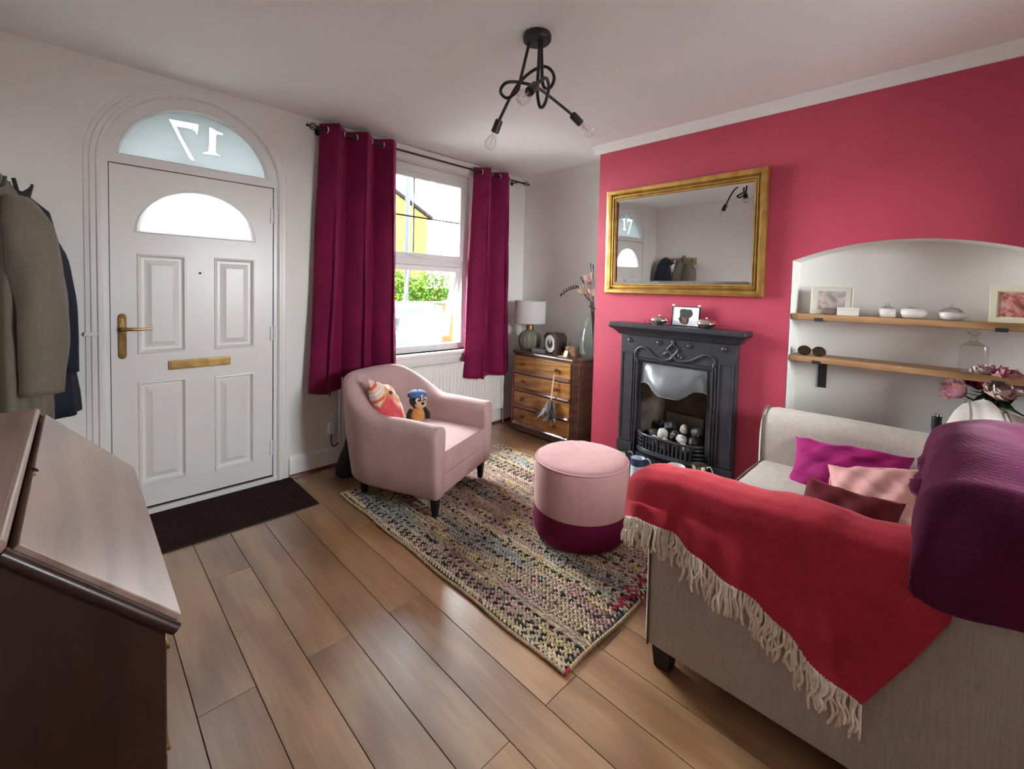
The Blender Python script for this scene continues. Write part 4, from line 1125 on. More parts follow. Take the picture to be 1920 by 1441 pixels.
MB().box((-.057, -.067, .022), (.057, .067, .034)).build('lid', plain('grey_card_lid', (.24, .25, .25), .6), bx, bevel=.002)
ck = thing('mantel_clock', 'dark wooden mantel clock with white round dial', 'clock', (3.175, 2.615, CT), radians(-14))
body = [(-.095, 0), (.095, 0), (.100, .165), (.060, .200), (-.060, .200), (-.100, .165)]
MB().prism(body, 0, -.05, .07).build('clock_case', M['mahogany'], ck, bevel=.003)
for v in ck.children[-1].data.vertices: pass
dl_ = MB().tube([(-.052, 0, .100), (-.048, 0, .100)], .086, 36).build('dial', M['ceramic'], ck)
MB().tube([(-.053, .086*cos(2*pi*k/40), .100+.086*sin(2*pi*k/40)) for k in range(40)], .006, 6, loop=True).build('bezel', M['black'], ck, smooth=180)
MB().tube([(-.054, 0, .098), (-.0525, 0, .098)], .040, 30).build('dial_centre', M['dark'], dl_)
MB().box((-.0565, -.005, .10), (-.0545, .005, .140)).build('hour_hand', M['ceramic'], dl_)
MB().box((-.0565, -.004, .10), (-.0545, .004, .158), Matrix.Translation((0, 0, .1)) @ Matrix.Rotation(radians(25), 4, 'X') @ Matrix.Translation((0, 0, -.1))).build('minute_hand', M['ceramic'], dl_)
MB().box((-.062, -.102, 0.0005), (-.030, -.078, .185)).build('pilaster', M['mahogany'], ck, bevel=.002)
wb = thing('burr_wood_box', 'small burr wood cube box beside the glass bottle', 'box', (3.200, 2.425, CT), radians(6))
MB().box((-.045, -.048, .0005), (.045, .048, .066)).build('box_base', M['copperwood'], wb, bevel=.002)
MB().box((-.047, -.050, .067), (.047, .050, .088)).build('lid', M['copperwood'], wb, bevel=.002)
tg_ = thing('gift_tag', 'cream paper tag lying against the small wooden box', 'tag', (3.118, 2.445, CT), radians(10))
MB().box((0, -.018, .0005), (.003, .018, .058), Matrix.Rotation(radians(28), 4, 'Y')).build('tag_card', M['cream'], tg_)
MB().box((-.012, .018, .0005), (.016, .066, .004)).build('tag_fold', M['cream'], tg_)
MB().tube(spline([(.028, 0, .052), (.030, -.01, .085), (.034, -.02, .092), (.05, -.03, .091)], 4), .002, 5).build('ribbon', M['cream'], tg_)
wo = thing('wooden_figure', 'little turned wooden figure behind the clock', 'figure', (3.290, 2.520, CT))
MB().lathe([(.030, .0005), (.032, .02), (.018, .045), (.024, .060), (.010, .075)], 16).build('figure_body', M['copperwood'], wo, smooth=60)
MB().sphere((0, 0, .092), .020, 14, 10).build('figure_head', plain('pale_pink_wood', (.50, .27, .19), .5), wo, smooth=180)
MB().tube([(0, 0, .108), (0, 0, .165)], .003, 6).build('figure_stick', M['stickwood'], wo)
tr_ = thing('wooden_tray', 'small pale wooden tray beneath the figure', 'tray', (3.205, 2.520, CT))
MB().box((-.045, -.040, .0005), (.045, .040, .018)).build('tray_base', plain('pale_brown_wood', (.38, .22, .14), .5), tr_, bevel=.003)
MB().plate([(-.045, -.040), (.045, -.040), (.045, .040), (-.045, .040)], [[(-.038, -.033), (.038, -.033), (.038, .033), (-.038, .033)]], 2, .018, .030).build('tray_rim', plain('pale_brown_rim', (.38, .22, .14), .5), tr_)
# bottle vase with dried stems
dj = thing('bottle_vase', 'large aqua glass bottle vase beside the red wall', 'vase', (3.285, 2.262, CT))
MB().lathe([(.02, .004), (.085, .001), (.112, .020), (.128, .080), (.130, .150), (.118, .240), (.092, .320), (.062, .370), (.036, .400), (.028, .420), (.028, .450), (.034, .458)], 48).build('bottle_glass', M['bottle'], dj, smooth=180)
bm = bmesh.new(); bm.from_mesh(dj.children[-1].data); bm.faces.ensure_lookup_table()
tp = max((f for f in bm.faces if len(f.verts) > 8), key=lambda f: f.calc_center_median().z)
bmesh.ops.delete(bm, geom=[tp], context='FACES_ONLY'); bm.to_mesh(dj.children[-1].data); bm.free()
MB().tube([(.034*cos(2*pi*k/28), .034*sin(2*pi*k/28), .458) for k in range(28)], .004, 6, loop=True).build('lip', M['bottle'], dj, smooth=180)
def leaf_quad(L, Wd, curl=.2, n=5):
    vs, fs = [], []
    for i in range(n+1):
        t = i/n; w_ = Wd*sin(pi*(.08+.92*t)**.8)*.5 if i < n else .0005
        z = curl*L*t*t
        vs += [(-w_, t*L, z+.15*w_), (0, t*L, z), (w_, t*L, z+.15*w_)]
    for i in range(n):
        for j in range(2): fs.append((i*3+j, i*3+j+1, i*3+j+4, i*3+j+3))
    return vs, fs
def orient(p, d, roll=0.0):
    d = Vector(d).normalized(); x = d.cross(Vector((0, 0, 1)))
    x = x.normalized() if x.length > 1e-4 else Vector((1, 0, 0)); z = x.cross(d)
    R = Matrix((x, d, z)).transposed().to_4x4()
    return Matrix.Translation(p) @ R @ Matrix.Rotation(roll, 4, 'Y')
dried = [('dried_eucalyptus', 'dried dark fern frond arching left from the bottle vase', M['chestwood'], 'fern'), ]
neck = Vector((3.285, 2.262, CT+.45))
def stem_thing(name, label, tips, stemmat, build):
    t = thing(name, label, 'dried flower', neck, group='dried stems in the bottle vase')
    build(t); return t
darkstem = plain('dried_dark_leaf', (.035, .018, .014), .8, vary=.3)
beigef = plain('dried_beige_petal', (.55, .38, .28), .85, vary=.15, scale=30)
pinkf = plain('dried_pink_petal', (.60, .36, .33), .85, vary=.12, scale=30)
greyl = plain('grey_plum_leaf', (.10, .075, .080), .7, vary=.2)
def rel(px, py, x): return at(px, py, 0, x) - neck
def fern(t):
    P = spline([(0, 0, -.35), (0, .01, .0), rel(1100, 558, 3.28)*.9, rel(1085, 540, 3.28), rel(1068, 541, 3.27), rel(1052, 553, 3.26)], 8)
    MB().tube(P, .0022, 5).build('stem', darkstem, t)
    for i in range(20, 41, 2):
        for s in (-1, 1):
            d = (P[min(i+1, 40)]-P[i-1]).normalized(); sd = Vector((0, .1, -1 if s > 0 else .9)) + d*.6
            MB().add(*leaf_quad(.030 if i < 37 else .02, .014, .1), orient(P[i], sd, .4*s)).build('leaflet', darkstem, t, smooth=180, solid=.0008)
stem_thing('dried_fern', 'dark fern frond arching left out of the bottle vase', None, darkstem, fern)
def banks(px, py, x, petals, mat, L=.10, Wd=.034):
    def b(t):
        tip = rel(px, py, x)
        P = spline([(0, 0, -.33), (tip.x*.15, tip.y*.15, -.02), tip*.55, tip], 6)
        MB().tube(P, .0025, 5).build('stem', darkstem, t)
        dirn = (P[-1]-P[-4]).normalized()
        rr = random.Random(int(px))
        for k in range(petals):
            a = 2*pi*k*.382; sp_ = .35+.5*rr.random()
            perp = dirn.orthogonal().normalized(); perp = Matrix.Rotation(a, 3, dirn) @ perp
            MB().add(*leaf_quad(L*rr.uniform(.8, 1.1), Wd, .25), orient(tip - dirn*.02, dirn + perp*sp_, rr.random())).build('petal', mat, t, smooth=180, solid=.0012)
        MB().sphere(tip - dirn*.015, .010, 10, 8).build('calyx', darkstem, t, smooth=180)
    return b
stem_thing('dried_bloom', 'beige drooping dried bloom at the left of the bottle vase', None, None, banks(1096, 549, 3.22, 16, beigef))
stem_thing('dried_bloom', 'pale pink dried bloom standing upright in the bottle vase', None, None, banks(1106, 527, 3.24, 16, pinkf))
stem_thing('dried_bloom', 'pink dried bloom low against the red wall edge', None, None, banks(1110, 553, 3.21, 12, pinkf, .07))
def twigs(t):
    for px, py in ((1088, 518), (1092, 524), (1081, 535), (1098, 516), (1107, 492), (1112, 495)):
        tip = rel(px, py, 3.28); P = spline([(0, 0, -.30), (tip.x*.2, tip.y*.2, .0), tip*.6, tip], 5)
        MB().tube(P, [.0022]*(len(P)-3)+[.003, .0045, .003], 5).build('twig', darkstem, t)
stem_thing('dried_twigs', 'bundle of thin dark twigs rising from the bottle vase', None, None, twigs)
def broad(t):
    for px, py, w_ in ((1103, 575, .045), (1112, 585, .05)):
        tip = rel(px, py, 3.26); b_ = Vector((0, 0, .0))
        MB().tube([(0, 0, -.3), (0, 0, .0), b_ + (tip-b_)*.4], .002, 5).build('leaf_stalk', darkstem, t)
        MB().add(*leaf_quad((tip-b_).length*.9, w_, .15), orient(b_ + (tip-b_)*.15, tip-b_, .5)).build('broad_leaf', greyl, t, smooth=180, solid=.001)
stem_thing('dried_leaf_stem', 'broad grey plum leaves at the bottle vase neck', None, None, broad)

# ---- feather duster hanging from the top right drawer knob
fd = thing('feather_duster', 'grey feather duster hanging from a drawer knob of the chest', 'duster')
kp = Vector((CXf-.034, CYa+cant+.012+.145, .588+.155*.55))
MB().tube(spline([kp+Vector((.004, 0, .012)), kp+Vector((-.010, .004, .0)), kp+Vector((-.006, .006, -.05))], 4), .0015, 5).build('cord', M['stickwood'], fd)
ha, hb = kp+Vector((-.008, .006, -.045)), kp+Vector((-.018, .024, -.275))
MB().tube([ha, hb], [.006, .0075], 10).build('handle', M['stickwood'], fd, smooth=60)
feather = plain('grey_feather', (.23, .21, .20), .95, vary=.35, scale=40, sheen=.4); feather2 = plain('dark_feather', (.06, .05, .05), .95, vary=.35, scale=40, sheen=.3)
rr = random.Random(5)
for k in range(46):
    a = rr.uniform(0, 2*pi); sp_ = rr.uniform(.1, .75)
    d = Vector((-abs(cos(a))*sp_*.75-.05, sin(a)*sp_, -1))
    dk = sin(a) < -.35 and rr.random() < .7
    MB().add(*leaf_quad(rr.uniform(.13, .20), rr.uniform(.040, .060), .18 if k % 2 else -.15), orient(hb+Vector((rr.uniform(-.008, .0), rr.uniform(-.012, .012), rr.uniform(-.02, .012))), d, rr.uniform(-1, 1))).build('feather', feather2 if dk else feather, fd, smooth=180, solid=.002)

# ---- fireplace
FX = 3.020
def fz(px, py, x=FX): p = at(px, py, 0, x); return (p.y, p.z)
FY0, FY1, FB, FT = .972, 1.818, .105, 1.075
OY0, OY1, OZ0, OZ1 = 1.125, 1.668, .125, .872
hearth = thing('hearth', 'low dark hearth slab in front of the fireplace', 'hearth')
MB().box((2.70, FY0-.06, .0005), (XC, FY1+.06, .098)).build('hearth_slab', plain('slate_hearth', (.02, .02, .022), .4, vary=.2), hearth, bevel=.004)
MB().plate([(2.685, FY0-.075), (XC, FY0-.075), (XC, FY1+.075), (2.685, FY1+.075)], [[(2.705, FY0-.055), (XC-.004, FY0-.055), (XC-.004, FY1+.055), (2.705, FY1+.055)]], 2, .085, .104).build('hearth_rim', M['iron'], hearth, bevel=.003)
fpc = thing('fireplace', 'black cast iron fireplace with whiplash relief on the red wall', 'fireplace')
FB = .1005
MB().plate([(FY0, FB), (FY1, FB), (FY1, FT), (FY0, FT)], [[(OY0, OZ0), (OY1, OZ0), (OY1, OZ1), (OY0, OZ1)]], 0, FX, XC-.001).build('surround', M['iron'], fpc, bevel=.004)
for s, ya, yb in ((0, FY0, OY0), (1, OY1, FY1)):
    MB().box((FX-.014, ya-.006 if s == 0 else ya+.026, FB), (FX+.002, yb-.026 if s == 0 else yb+.006, .235)).build('plinth_block', M['iron'], fpc, bevel=.004)
    a_, b_ = (ya+.012, yb-.042) if s == 0 else (ya+.042, yb-.012)
    MB().plate([(a_, .242), (b_, .242), (b_, .93), (a_, .93)], [[(a_+.010, .252), (b_-.010, .252), (b_-.010, .922), (a_+.010, .922)]], 0, FX-.006, FX+.001).build('leg_panel_bead', M['iron'], fpc, bevel=.002)
# mantel shelf with moulded underside
SY0, SY1 = .900, 1.882
cor = [(FX+.0, 1.062), (FX-.018, 1.066), (FX-.030, 1.082), (FX-.050, 1.100), (FX-.078, 1.112), (FX-.085, 1.118)]
rings = []
for dx_, z in ((0.0, 1.058), (.016, 1.064), (.028, 1.080), (.048, 1.100), (.070, 1.114), (.078, 1.120)):
    rings.append([(FX-dx_, FY0-dx_*.95, z), (FX-dx_, FY1+dx_*.95, z), (XC-.001, FY1+dx_*.95, z), (XC-.001, FY0-dx_*.95, z)])
MB().loft(rings).build('cornice', M['iron'], fpc, smooth=30)
MB().box((FX-.092, SY0, 1.120), (XC-.001, SY1, 1.155)).build('mantel_shelf', M['iron'], fpc, bevel=.008, seg=3)
# opening frame and relief
inn = [(OY0, OZ0), (OY0, OZ1), (OY1, OZ1), (OY1, OZ0)]
for off_, r_ in ((.006, .008), (.026, .0055)):
    MB().tube([(FX-.004, OY0-off_, FB+.02), (FX-.004, OY0-off_, OZ1+off_), (FX-.004, OY1+off_, OZ1+off_), (FX-.004, OY1+off_, FB+.02)], r_, 8).build('opening_moulding', M['iron'], fpc, smooth=50)
q7 = lambda u, v: fz(1120+.25*u, 560+.25*v, FX-.004)
def relief(pts, r0, name):
    P = spline([(FX-.004, *q7(u, v)) for u, v in pts], 8); n = len(P)
    MB().tube(P, [r0*(.45+.55*sin(pi*min(1, .12+.88*i/(n-1)))) for i in range(n)], 8).build(name, M['iron'], fpc, smooth=180)
relief([(290, 470), (284, 410), (306, 372), (345, 362), (385, 385), (430, 430), (485, 458), (540, 456), (562, 435), (548, 408), (515, 404), (496, 418), (505, 432)], .0105, 'whiplash_relief')
relief([(866, 520), (878, 480), (862, 440), (815, 422), (765, 438), (700, 464), (635, 470), (588, 455), (572, 430), (590, 412), (622, 420), (636, 436), (622, 448)], .0105, 'whiplash_relief')
relief([(566, 310), (568, 335), (545, 358), (526, 380), (545, 400), (566, 425), (570, 450)], .0085, 'whiplash_relief')
relief([(566, 310), (562, 335), (590, 362), (606, 385), (590, 408), (570, 428), (562, 448)], .0085, 'whiplash_relief')
for u, v in ((243, 308), (460, 330), (688, 355), (950, 380)):
    y, z = q7(u, v); MB().sphere((FX, y, z), (.014, .018, .018), 14, 10).build('boss', M['iron'], fpc, smooth=180)
for u, v in ((510, 418), (612, 432)):
    y, z = q7(u, v); MB().sphere((FX, y, z), (.010, .013, .010), 14, 10).build('boss', M['iron'], fpc, smooth=180)
# firebox
fbx = MB()
D = .30
fbx.add([(FX+.02, OY0, FB), (FX+.02, OY1, FB), (FX+.02, OY1, OZ1), (FX+.02, OY0, OZ1), (FX+D, OY0+.09, FB), (FX+D, OY1-.09, FB), (FX+D-.08, OY1-.12, OZ1), (FX+D-.08, OY0+.12, OZ1)],
        [(0, 4, 7, 3), (1, 2, 6, 5), (4, 5, 6, 7), (3, 7, 6, 2), (0, 1, 5, 4)])
fbx.build('firebox', plain('sooty_firebrick', (.10, .075, .06), .9, vary=.35, scale=7), fpc)
MB().plate([(OY0, OZ0-.02), (OY1, OZ0-.02), (OY1, OZ1), (OY0, OZ1)], [[(OY0+.03, OZ0-.01), (OY1-.03, OZ0-.01), (OY1-.03, OZ1-.012), (OY0+.03, OZ1-.012)]], 0, FX+.012, FX+.030).build('inner_frame', M['iron'], fpc, bevel=.004)
def hood(u, v):
    y = lerp(OY0+.025, OY1-.025, u); c = 1-(2*u-1)**2
    zb = .706 + .012*sin(pi*min(1, u*4, (1-u)*4)) - .058*smooth01((u-.14)/.24)*smooth01((.86-u)/.24)
    z = lerp(OZ1-.010, zb, v)
    b = (sin(pi*max(0, min(1, (u-.06)/.88)))**.8)*(sin(pi*min(1, .02+v*.62))**1.2)*.095
    return (FX+.014-b-.004*v, y, z)
hm = plain('hood_iron', (.11, .11, .115), .30, vary=.12, scale=10)
MB().grid(hood, 40, 20).build('canopy_hood', hm, fpc, smooth=180, solid=.006)
MB().tube([Vector(hood(i/40, 1.0))+Vector((-.002, 0, 0)) for i in range(41)], .005, 6).build('hood_lip', hm, fpc, smooth=180)
# basket grate
gy0, gy1 = OY0+.030, OY1-.030
def front_curve(u, dx=.0): 
    c = 1-abs(2*u-1)**4
    return FX - .075*c - dx
gr = MB()
def rail(z, r, dx=.0): return MB().tube([(front_curve(i/30, dx), lerp(gy0, gy1, i/30), z) for i in range(31)], r, 8)
rail(.345, .010, .006).build('grate_top_rail', M['iron'], fpc, smooth=180)
rail(.235, .009).build('grate_bottom_rail', M['iron'], fpc, smooth=180)
for i in range(13):
    u = .14 + .72*i/12
    MB().box((front_curve(u)-.006, lerp(gy0, gy1, u)-.006, .235), (front_curve(u)+.006, lerp(gy0, gy1, u)+.006, .345)).build('grate_bar', M['iron'], fpc)
for z in (.262, .290, .318):
    for s in (0, 1):
        MB().tube([(front_curve(u_), lerp(gy0, gy1, u_), z) for u_ in ([.0, .03, .07, .12] if s == 0 else [1, .97, .93, .88])], .007, 6).build('grate_side_bar', M['iron'], fpc, smooth=180)
rings = []
for z, dx_ in ((.232, .010), (.218, .014), (.205, .004), (.195, -.004)):
    rings.append([(front_curve(i/24, dx_), lerp(gy0-.01, gy1+.01, i/24), z) for i in range(25)] + [(FX+.02, gy1+.01, z), (FX+.02, gy0-.01, z)])
MB().loft(rings).build('grate_shelf', M['iron'], fpc, smooth=40)
af = MB().plate([(gy0, FB+.004), (gy1, FB+.004), (gy1, .196), (gy0, .196)], [[(lerp(gy0, gy1, u_)-.007, .118), (lerp(gy0, gy1, u_)+.007, .118), (lerp(gy0, gy1, u_)+.007, .165), (lerp(gy0, gy1, u_)-.007, .165)] for u_ in (.42, .47, .52, .57, .62)], 0, FX-.045, FX-.030)
af.build('ash_front', M['iron'], fpc, bevel=.002)
MB().box((FX-.028, gy0, .205), (FX+.22, gy1, .228)).build('fuel_bed', M['dark'], fpc)
MB().box((FX+.23, gy0+.10, .235), (FX+.245, gy1-.10, .47)).build('fire_back_plate', plain('grey_fire_tile', (.17, .15, .13), .8, vary=.2), fpc, bevel=.006)
coalm = plain('coal', (.022, .020, .020), .55, vary=.4, scale=30, bump=.5, bscale=60, bdist=.01); ash = plain('ash_coal', (.42, .39, .36), .85, vary=.25, scale=20, bump=.4, bscale=60, bdist=.01)
rr = random.Random(9)
spots = []
for k in range(17):
    row = 0 if k < 8 else (1 if k < 13 else 2)
    cnt = (8, 5, 4)[row]; idx = k-(0, 8, 13)[row]
    y = lerp(gy0+.06, gy1-.06, (idx+.5)/cnt) + rr.uniform(-.012, .012)
    x = FX + (-.022, .055, .125)[row] + rr.uniform(-.012, .012)
    if row == 0 and (idx in (0, 7)): x += .035
    z = .254 + (.045, .095, .14)[row] + rr.uniform(-.012, .012)
    spots.append((x, y, z, rr.uniform(.036, .047)))
words = ['far left', 'second from left', 'third from left', 'fourth from left', 'fourth from right', 'third from right', 'second from right', 'far right']
for k, (x, y, z, r) in enumerate(spots):
    row = 0 if k < 8 else (1 if k < 13 else 2); idx = k-(0, 8, 13)[row]; cnt = (8, 5, 4)[row]
    nm = {8: words, 5: ['far left', 'second from left', 'middle', 'second from right', 'far right'], 4: ['far left', 'second from left', 'second from right', 'far right']}[cnt][cnt-1-idx]
    pale = k in (1, 4, 6, 9, 11, 14)
    q = MB().sphere((0, 0, 0), (r, r*1.15, r*.85), 7, 5); r2 = random.Random(k)
    q.v = [tuple(Vector(p)*(1+r2.uniform(-.24, .14))) for p in q.v]
    o = q.build('coal', ash if pale else coalm, None, smooth=None, bevel=.004, seg=2, loc=(x, y, z), rot=(r2.uniform(0, 3), r2.uniform(0, 3), r2.uniform(0, 3)))
    tag(o, ('pale ash grey' if pale else 'black') + ' lump of coal, ' + nm + ' in the ' + ('front', 'middle', 'rear')[row] + ' row of the grate', 'coal', 'coals in the grate')

# ---- things on the mantel and the hearth
MT = 1.155
def dish(y, label):
    t = thing('silver_dish', label, 'dish', (3.000, y, MT), group='silver dishes on the mantel')
    MB().lathe([(.022, .0005), (.028, .005), (.048, .016), (.060, .028), (.062, .032)], 30).build('dish_base', M['silver'], t, smooth=60)
    l_ = MB().lathe([(.063, .032), (.062, .040), (.048, .056), (.022, .063), (.004, .064)], 30).build('lid', M['silver'], t, smooth=60)
    MB().sphere((0, 0, .069), .007, 10, 8).build('knob', M['silver'], l_, smooth=180)
dish(1.500, 'round lidded silver dish left of the dog picture')
dish(1.165, 'round lidded silver dish right of the dog picture')
df = thing('dog_picture', 'black framed dog picture leaning on the red wall above the mantel', 'picture', (3.030, 1.325, MT), 0)
tilt = Matrix.Rotation(radians(6), 4, 'Y')
W2, H2 = .098, .140
MB().plate([(-W2, 0), (W2, 0), (W2, H2), (-W2, H2)], [[(-W2+.006, .006), (W2-.006, .006), (W2-.006, H2-.006), (-W2+.006, H2-.006)]], 0, -.006, .006).build('picture_frame', M['dark'], df, rot=(0, radians(6), 0))
def flat(pts, name, mat, x0, parent): 
    return MB().plate(pts, [], 0, x0, x0+.0006).build(name, mat, parent)
pcv = MB().box((-.003, -W2+.005, .005), (.004, W2-.005, H2-.005)).build('picture_sheet', M['paper'], df, rot=(0, radians(6), 0))
Q = lambda u, v: (lerp(W2-.006, -W2+.006, (u-705)/(1260-705)), lerp(H2-.006, .006, (v-155)/(545-155)))
blackfur = plain('printed_black_fur', (.030, .030, .026), .8, vary=.3, scale=60); tan = plain('printed_tan_fur', (.19, .085, .06), .8, vary=.3, scale=60)
flat([Q(*p) for p in ((850, 230), (880, 198), (960, 190), (1020, 205), (1080, 195), (1110, 225), (1135, 290), (1110, 350), (1060, 380), (1055, 450), (1030, 510), (960, 520), (890, 505), (850, 430), (828, 392), (860, 385), (862, 310))], 'dog_head', blackfur, -.0040, pcv)
flat([Q(*p) for p in ((905, 340), (940, 385), (1000, 385), (1022, 345), (1010, 440), (1030, 470), (1000, 510), (930, 515), (890, 500), (930, 460), (918, 420))], 'dog_muzzle', tan, -.0046, pcv)
cl = [('left', 1.350), ('right', 1.310)]
for i, (dyy, lab) in enumerate(((.100, 'tiny white clip on the left top corner of the dog picture'), (-.098, 'tiny white clip on the right top corner of the dog picture'))):
    MB().box((-.004, -.010, -.004), (.004, .010, .010)).build('corner_clip', M['ceramic'], df, bevel=.003, loc=(.012, dyy*.92, H2+.002))
th = thing('tealight_holder', 'pair of tiny pink glass stems on the mantel left end', 'ornament', (2.990, 1.590, MT))
pg_ = thin_glass('pink_glass', (.95, .70, .72))
for dy_ in (-.022, .022):
    MB().lathe([(.012, .0005), (.012, .003), (.003, .006), (.003, .020), (.007, .026), (.006, .034)], 14, (0, dy_, 0)).build('glass_stem', pg_, th, smooth=60)
def tankard(name, label, x, y, h, r, mat, handle_dir, rim=None, flare=1.0, band=None):
    t = thing(name, label, 'mug', (x, y, .0985), handle_dir)
    w_ = .0035
    MB().lathe([(r*.9, .0005), (r, .004), (r*.97, h*.3), (r*.94, h*.7), (r*flare, h), (r*flare-w_, h), (r*.94-w_, h*.7), (r*.93, .012)], 32).build('mug_body', mat, t, smooth=50)
    MB().tube(spline([(r*.90, 0, h*.88), (r*1.35, 0, h*.95), (r*1.75, 0, h*.72), (r*1.55, 0, h*.38), (r*.95, 0, h*.22)], 6), r*.11, 8).build('handle', mat, t, smooth=180)
    if rim: MB().tube([(r*flare*cos(2*pi*k/32), r*flare*sin(2*pi*k/32), h) for k in range(32)], .004, 6, loop=True).build('rim', rim, t, smooth=180)
    if band: MB().loft([[(rr_*cos(2*pi*k/32), rr_*sin(2*pi*k/32), zz_) for k in range(32)] for rr_, zz_ in ((r*.985, h*.66), (r*.972, h*.80), (r*flare*1.012, h*1.002))], True, False).build('glaze_band', band, t, smooth=60)
    return t
bw = plain('pale_blue_glaze', (.52, .57, .66), .2, vary=.08); nv = plain('navy_glaze', (.03, .045, .10), .18, vary=.1)
tankard('silver_tankard', 'silver tankard on the hearth behind the pouf', 2.820, 1.655, .142, .042, M['silver'], radians(-60))
tankard('blue_mug', 'pale blue mug with navy rim on the hearth', 2.765, 1.500, .140, .050, bw, radians(-45), nv, 1.02, nv)
tankard('white_bowl', 'white china cup on the hearth behind the red throw', 2.790, 1.240, .156, .050, M['ceramic'], radians(-70), None, 1.15)
tankard('silver_tankard', 'silver tankard at the right end of the hearth', 2.830, 1.105, .196, .046, M['silver'], radians(-60))

# ---- mirror in its gilt frame
MY0, MY1, MZ0, MZ1 = .845, 2.005, 1.373, 2.182
mr = thing('wall_mirror', 'large gilt framed mirror hanging on the red wall', 'mirror', (3.068, (MY0+MY1)/2, MZ0), 0)
mr.rotation_euler = (0, radians(-.9), 0)
hw_, hh_ = (MY1-MY0)/2, MZ1-MZ0
def mrect(ins, x): return [(x, -hw_+ins, ins), (x, hw_-ins, ins), (x, hw_-ins, hh_-ins), (x, -hw_+ins, hh_-ins)]
steps = [(.0, .010), (.0, -.016), (.004, -.024), (.014, -.028), (.034, -.026), (.042, -.014), (.046, -.002), (.050, -.003), (.053, -.014), (.061, -.015), (.064, -.001), (.067, -.001), (.069, -.009), (.076, -.008), (.080, .006)]
fr_ = MB().loft([mrect(i, x) for i, x in steps], True, False).build('gilt_frame', M['gold'], mr, smooth=30)
rings = [mrect(.079, .004), mrect(.099, .0015)]
MB().loft(rings, True, False).build('mirror_bevel', M['mirror'], mr)
MB().add(mrect(.099, .0015), [(0, 1, 2, 3)]).build('mirror_glass', M['mirror'], mr)
MB().box((.006, -hw_+.01, .01), (.011, hw_-.01, hh_-.01)).build('backing_board', M['dark'], mr)

# ---- shelves in the niche
def shelf(name, label, zt, x0):
    t = thing(name, label, 'shelf')
    mb = MB().box((x0, NY0+.004, zt-.034), (XC+.213, NY1-.006, zt)); 
    mb.build('shelf_board', M['shelfwood'], t, bevel=.004)
    for y in (.560, -.16):
        k = MB().box((x0-.002, y-.022, zt-.040), (XC+.211, y+.022, zt-.0345)); k.box((x0-.004, y-.022, zt-.040), (x0-.0005, y+.022, zt-.020))
        if zt < 1.1: k.box((XC+.205, y-.022, zt-.205), (XC+.2145, y+.022, zt-.0345))
        k.build('bracket', M['iron'], t, bevel=.002)
    return t
S1, S2 = 1.282, 1.030
shelf('wall_shelf', 'upper oak shelf in the niche with photo frames', S1, 3.095)
shelf('wall_shelf', 'lower oak shelf in the niche with sunglasses and decanter', S2, 3.095)
def photo_mat(name, cols, scale):
    t = NT(name); v = t.coord(); a = t.noise(v, scale, 3, .5, 1.5)
    return t.bsdf(t.ramp(a, cols), .45)
def photo(name, label, y, x, w_, h, fmat, pmat, bw_, mw, rz, tl=8):
    t = thing(name, label, 'photo frame', (x, y, S1), rz)
    R_ = (0, radians(tl), 0)
    MB().plate([(-w_/2, 0.001), (w_/2, .001), (w_/2, h), (-w_/2, h)], [[(-w_/2+bw_, bw_), (w_/2-bw_, bw_), (w_/2-bw_, h-bw_), (-w_/2+bw_, h-bw_)]], 0, -.008, .006).build('frame', fmat, t, bevel=.0015, seg=1, rot=R_)
    mt = MB().box((-.003, -w_/2+bw_-.001, bw_-.001), (.004, w_/2-bw_+.001, h-bw_+.001)).build('mount', M['cream'] if mw < .02 else plain(name+'_mount', (.62, .61, .54), .7), t, rot=R_)
    MB().box((-.0038, -w_/2+bw_+mw, bw_+mw*.75), (-.0028, w_/2-bw_-mw, h-bw_-mw*.75)).build('photograph', pmat, mt)
    MB().box((.0, -.02, .0005), (.045, .02, .004)).build('stand', M['dark'], t)
    return t
photo('photo_frame', 'cream framed grey and pink photograph, left end of the upper shelf', .520, 3.190, .205, .168, M['cream'], photo_mat('grey_pink_photo', [(.30, (.20, .19, .19)), (.5, (.42, .36, .35)), (.62, (.60, .45, .42)), (.75, (.50, .49, .48))], 14), .006, .030, radians(5))
photo('photo_frame', 'cream box framed red flower photograph, right end of the upper shelf', -.215, 3.160, .195, .178, M['cream'], photo_mat('red_flower_photo', [(.30, (.10, .06, .055)), (.45, (.42, .10, .08)), (.58, (.60, .33, .28)), (.75, (.55, .45, .42))], 16), .026, .006, radians(-3), 5)
wbx = thing('white_card_box', 'small white printed box in front of the left photo frame', 'box', (3.135, .430, S1), radians(12))
MB().box((-.025, -.048, .0005), (.025, .048, .034)).build('box_base', M['ceramic'], wbx, bevel=.002)
MB().box((-.0265, -.0495, .034), (.0265, .0495, .046)).build('lid', M['ceramic'], wbx, bevel=.002)
def pot(name, label, y, prof, lidp, knob):
    t = thing(name, label, 'pot', (3.180, y, S1), group='white pots on the upper shelf')
    MB().lathe(prof, 32).build('pot_body', M['ceramic'], t, smooth=60)
    if lidp: 
        l_ = MB().lathe(lidp, 32).build('lid', M['crystal'], t, smooth=60)
        if knob: MB().sphere((0, 0, knob), .008, 10, 8).build('knob', M['crystal'], l_, smooth=180)
pot('tealight_pot', 'white pot with clear bottle neck, left of the three pots', .262, [(.034, .0005), (.040, .004), (.042, .020), (.038, .044), (.030, .050)], [(.030, .050), (.020, .058), (.009, .066), (.009, .074), (.014, .078)], None)
pot('tealight_pot', 'wide round white bowl pot, middle of the three pots', .155, [(.030, .0005), (.048, .008), (.057, .028), (.050, .048), (.030, .054)], [(.030, .054), (.022, .060), (.004, .062)], None)
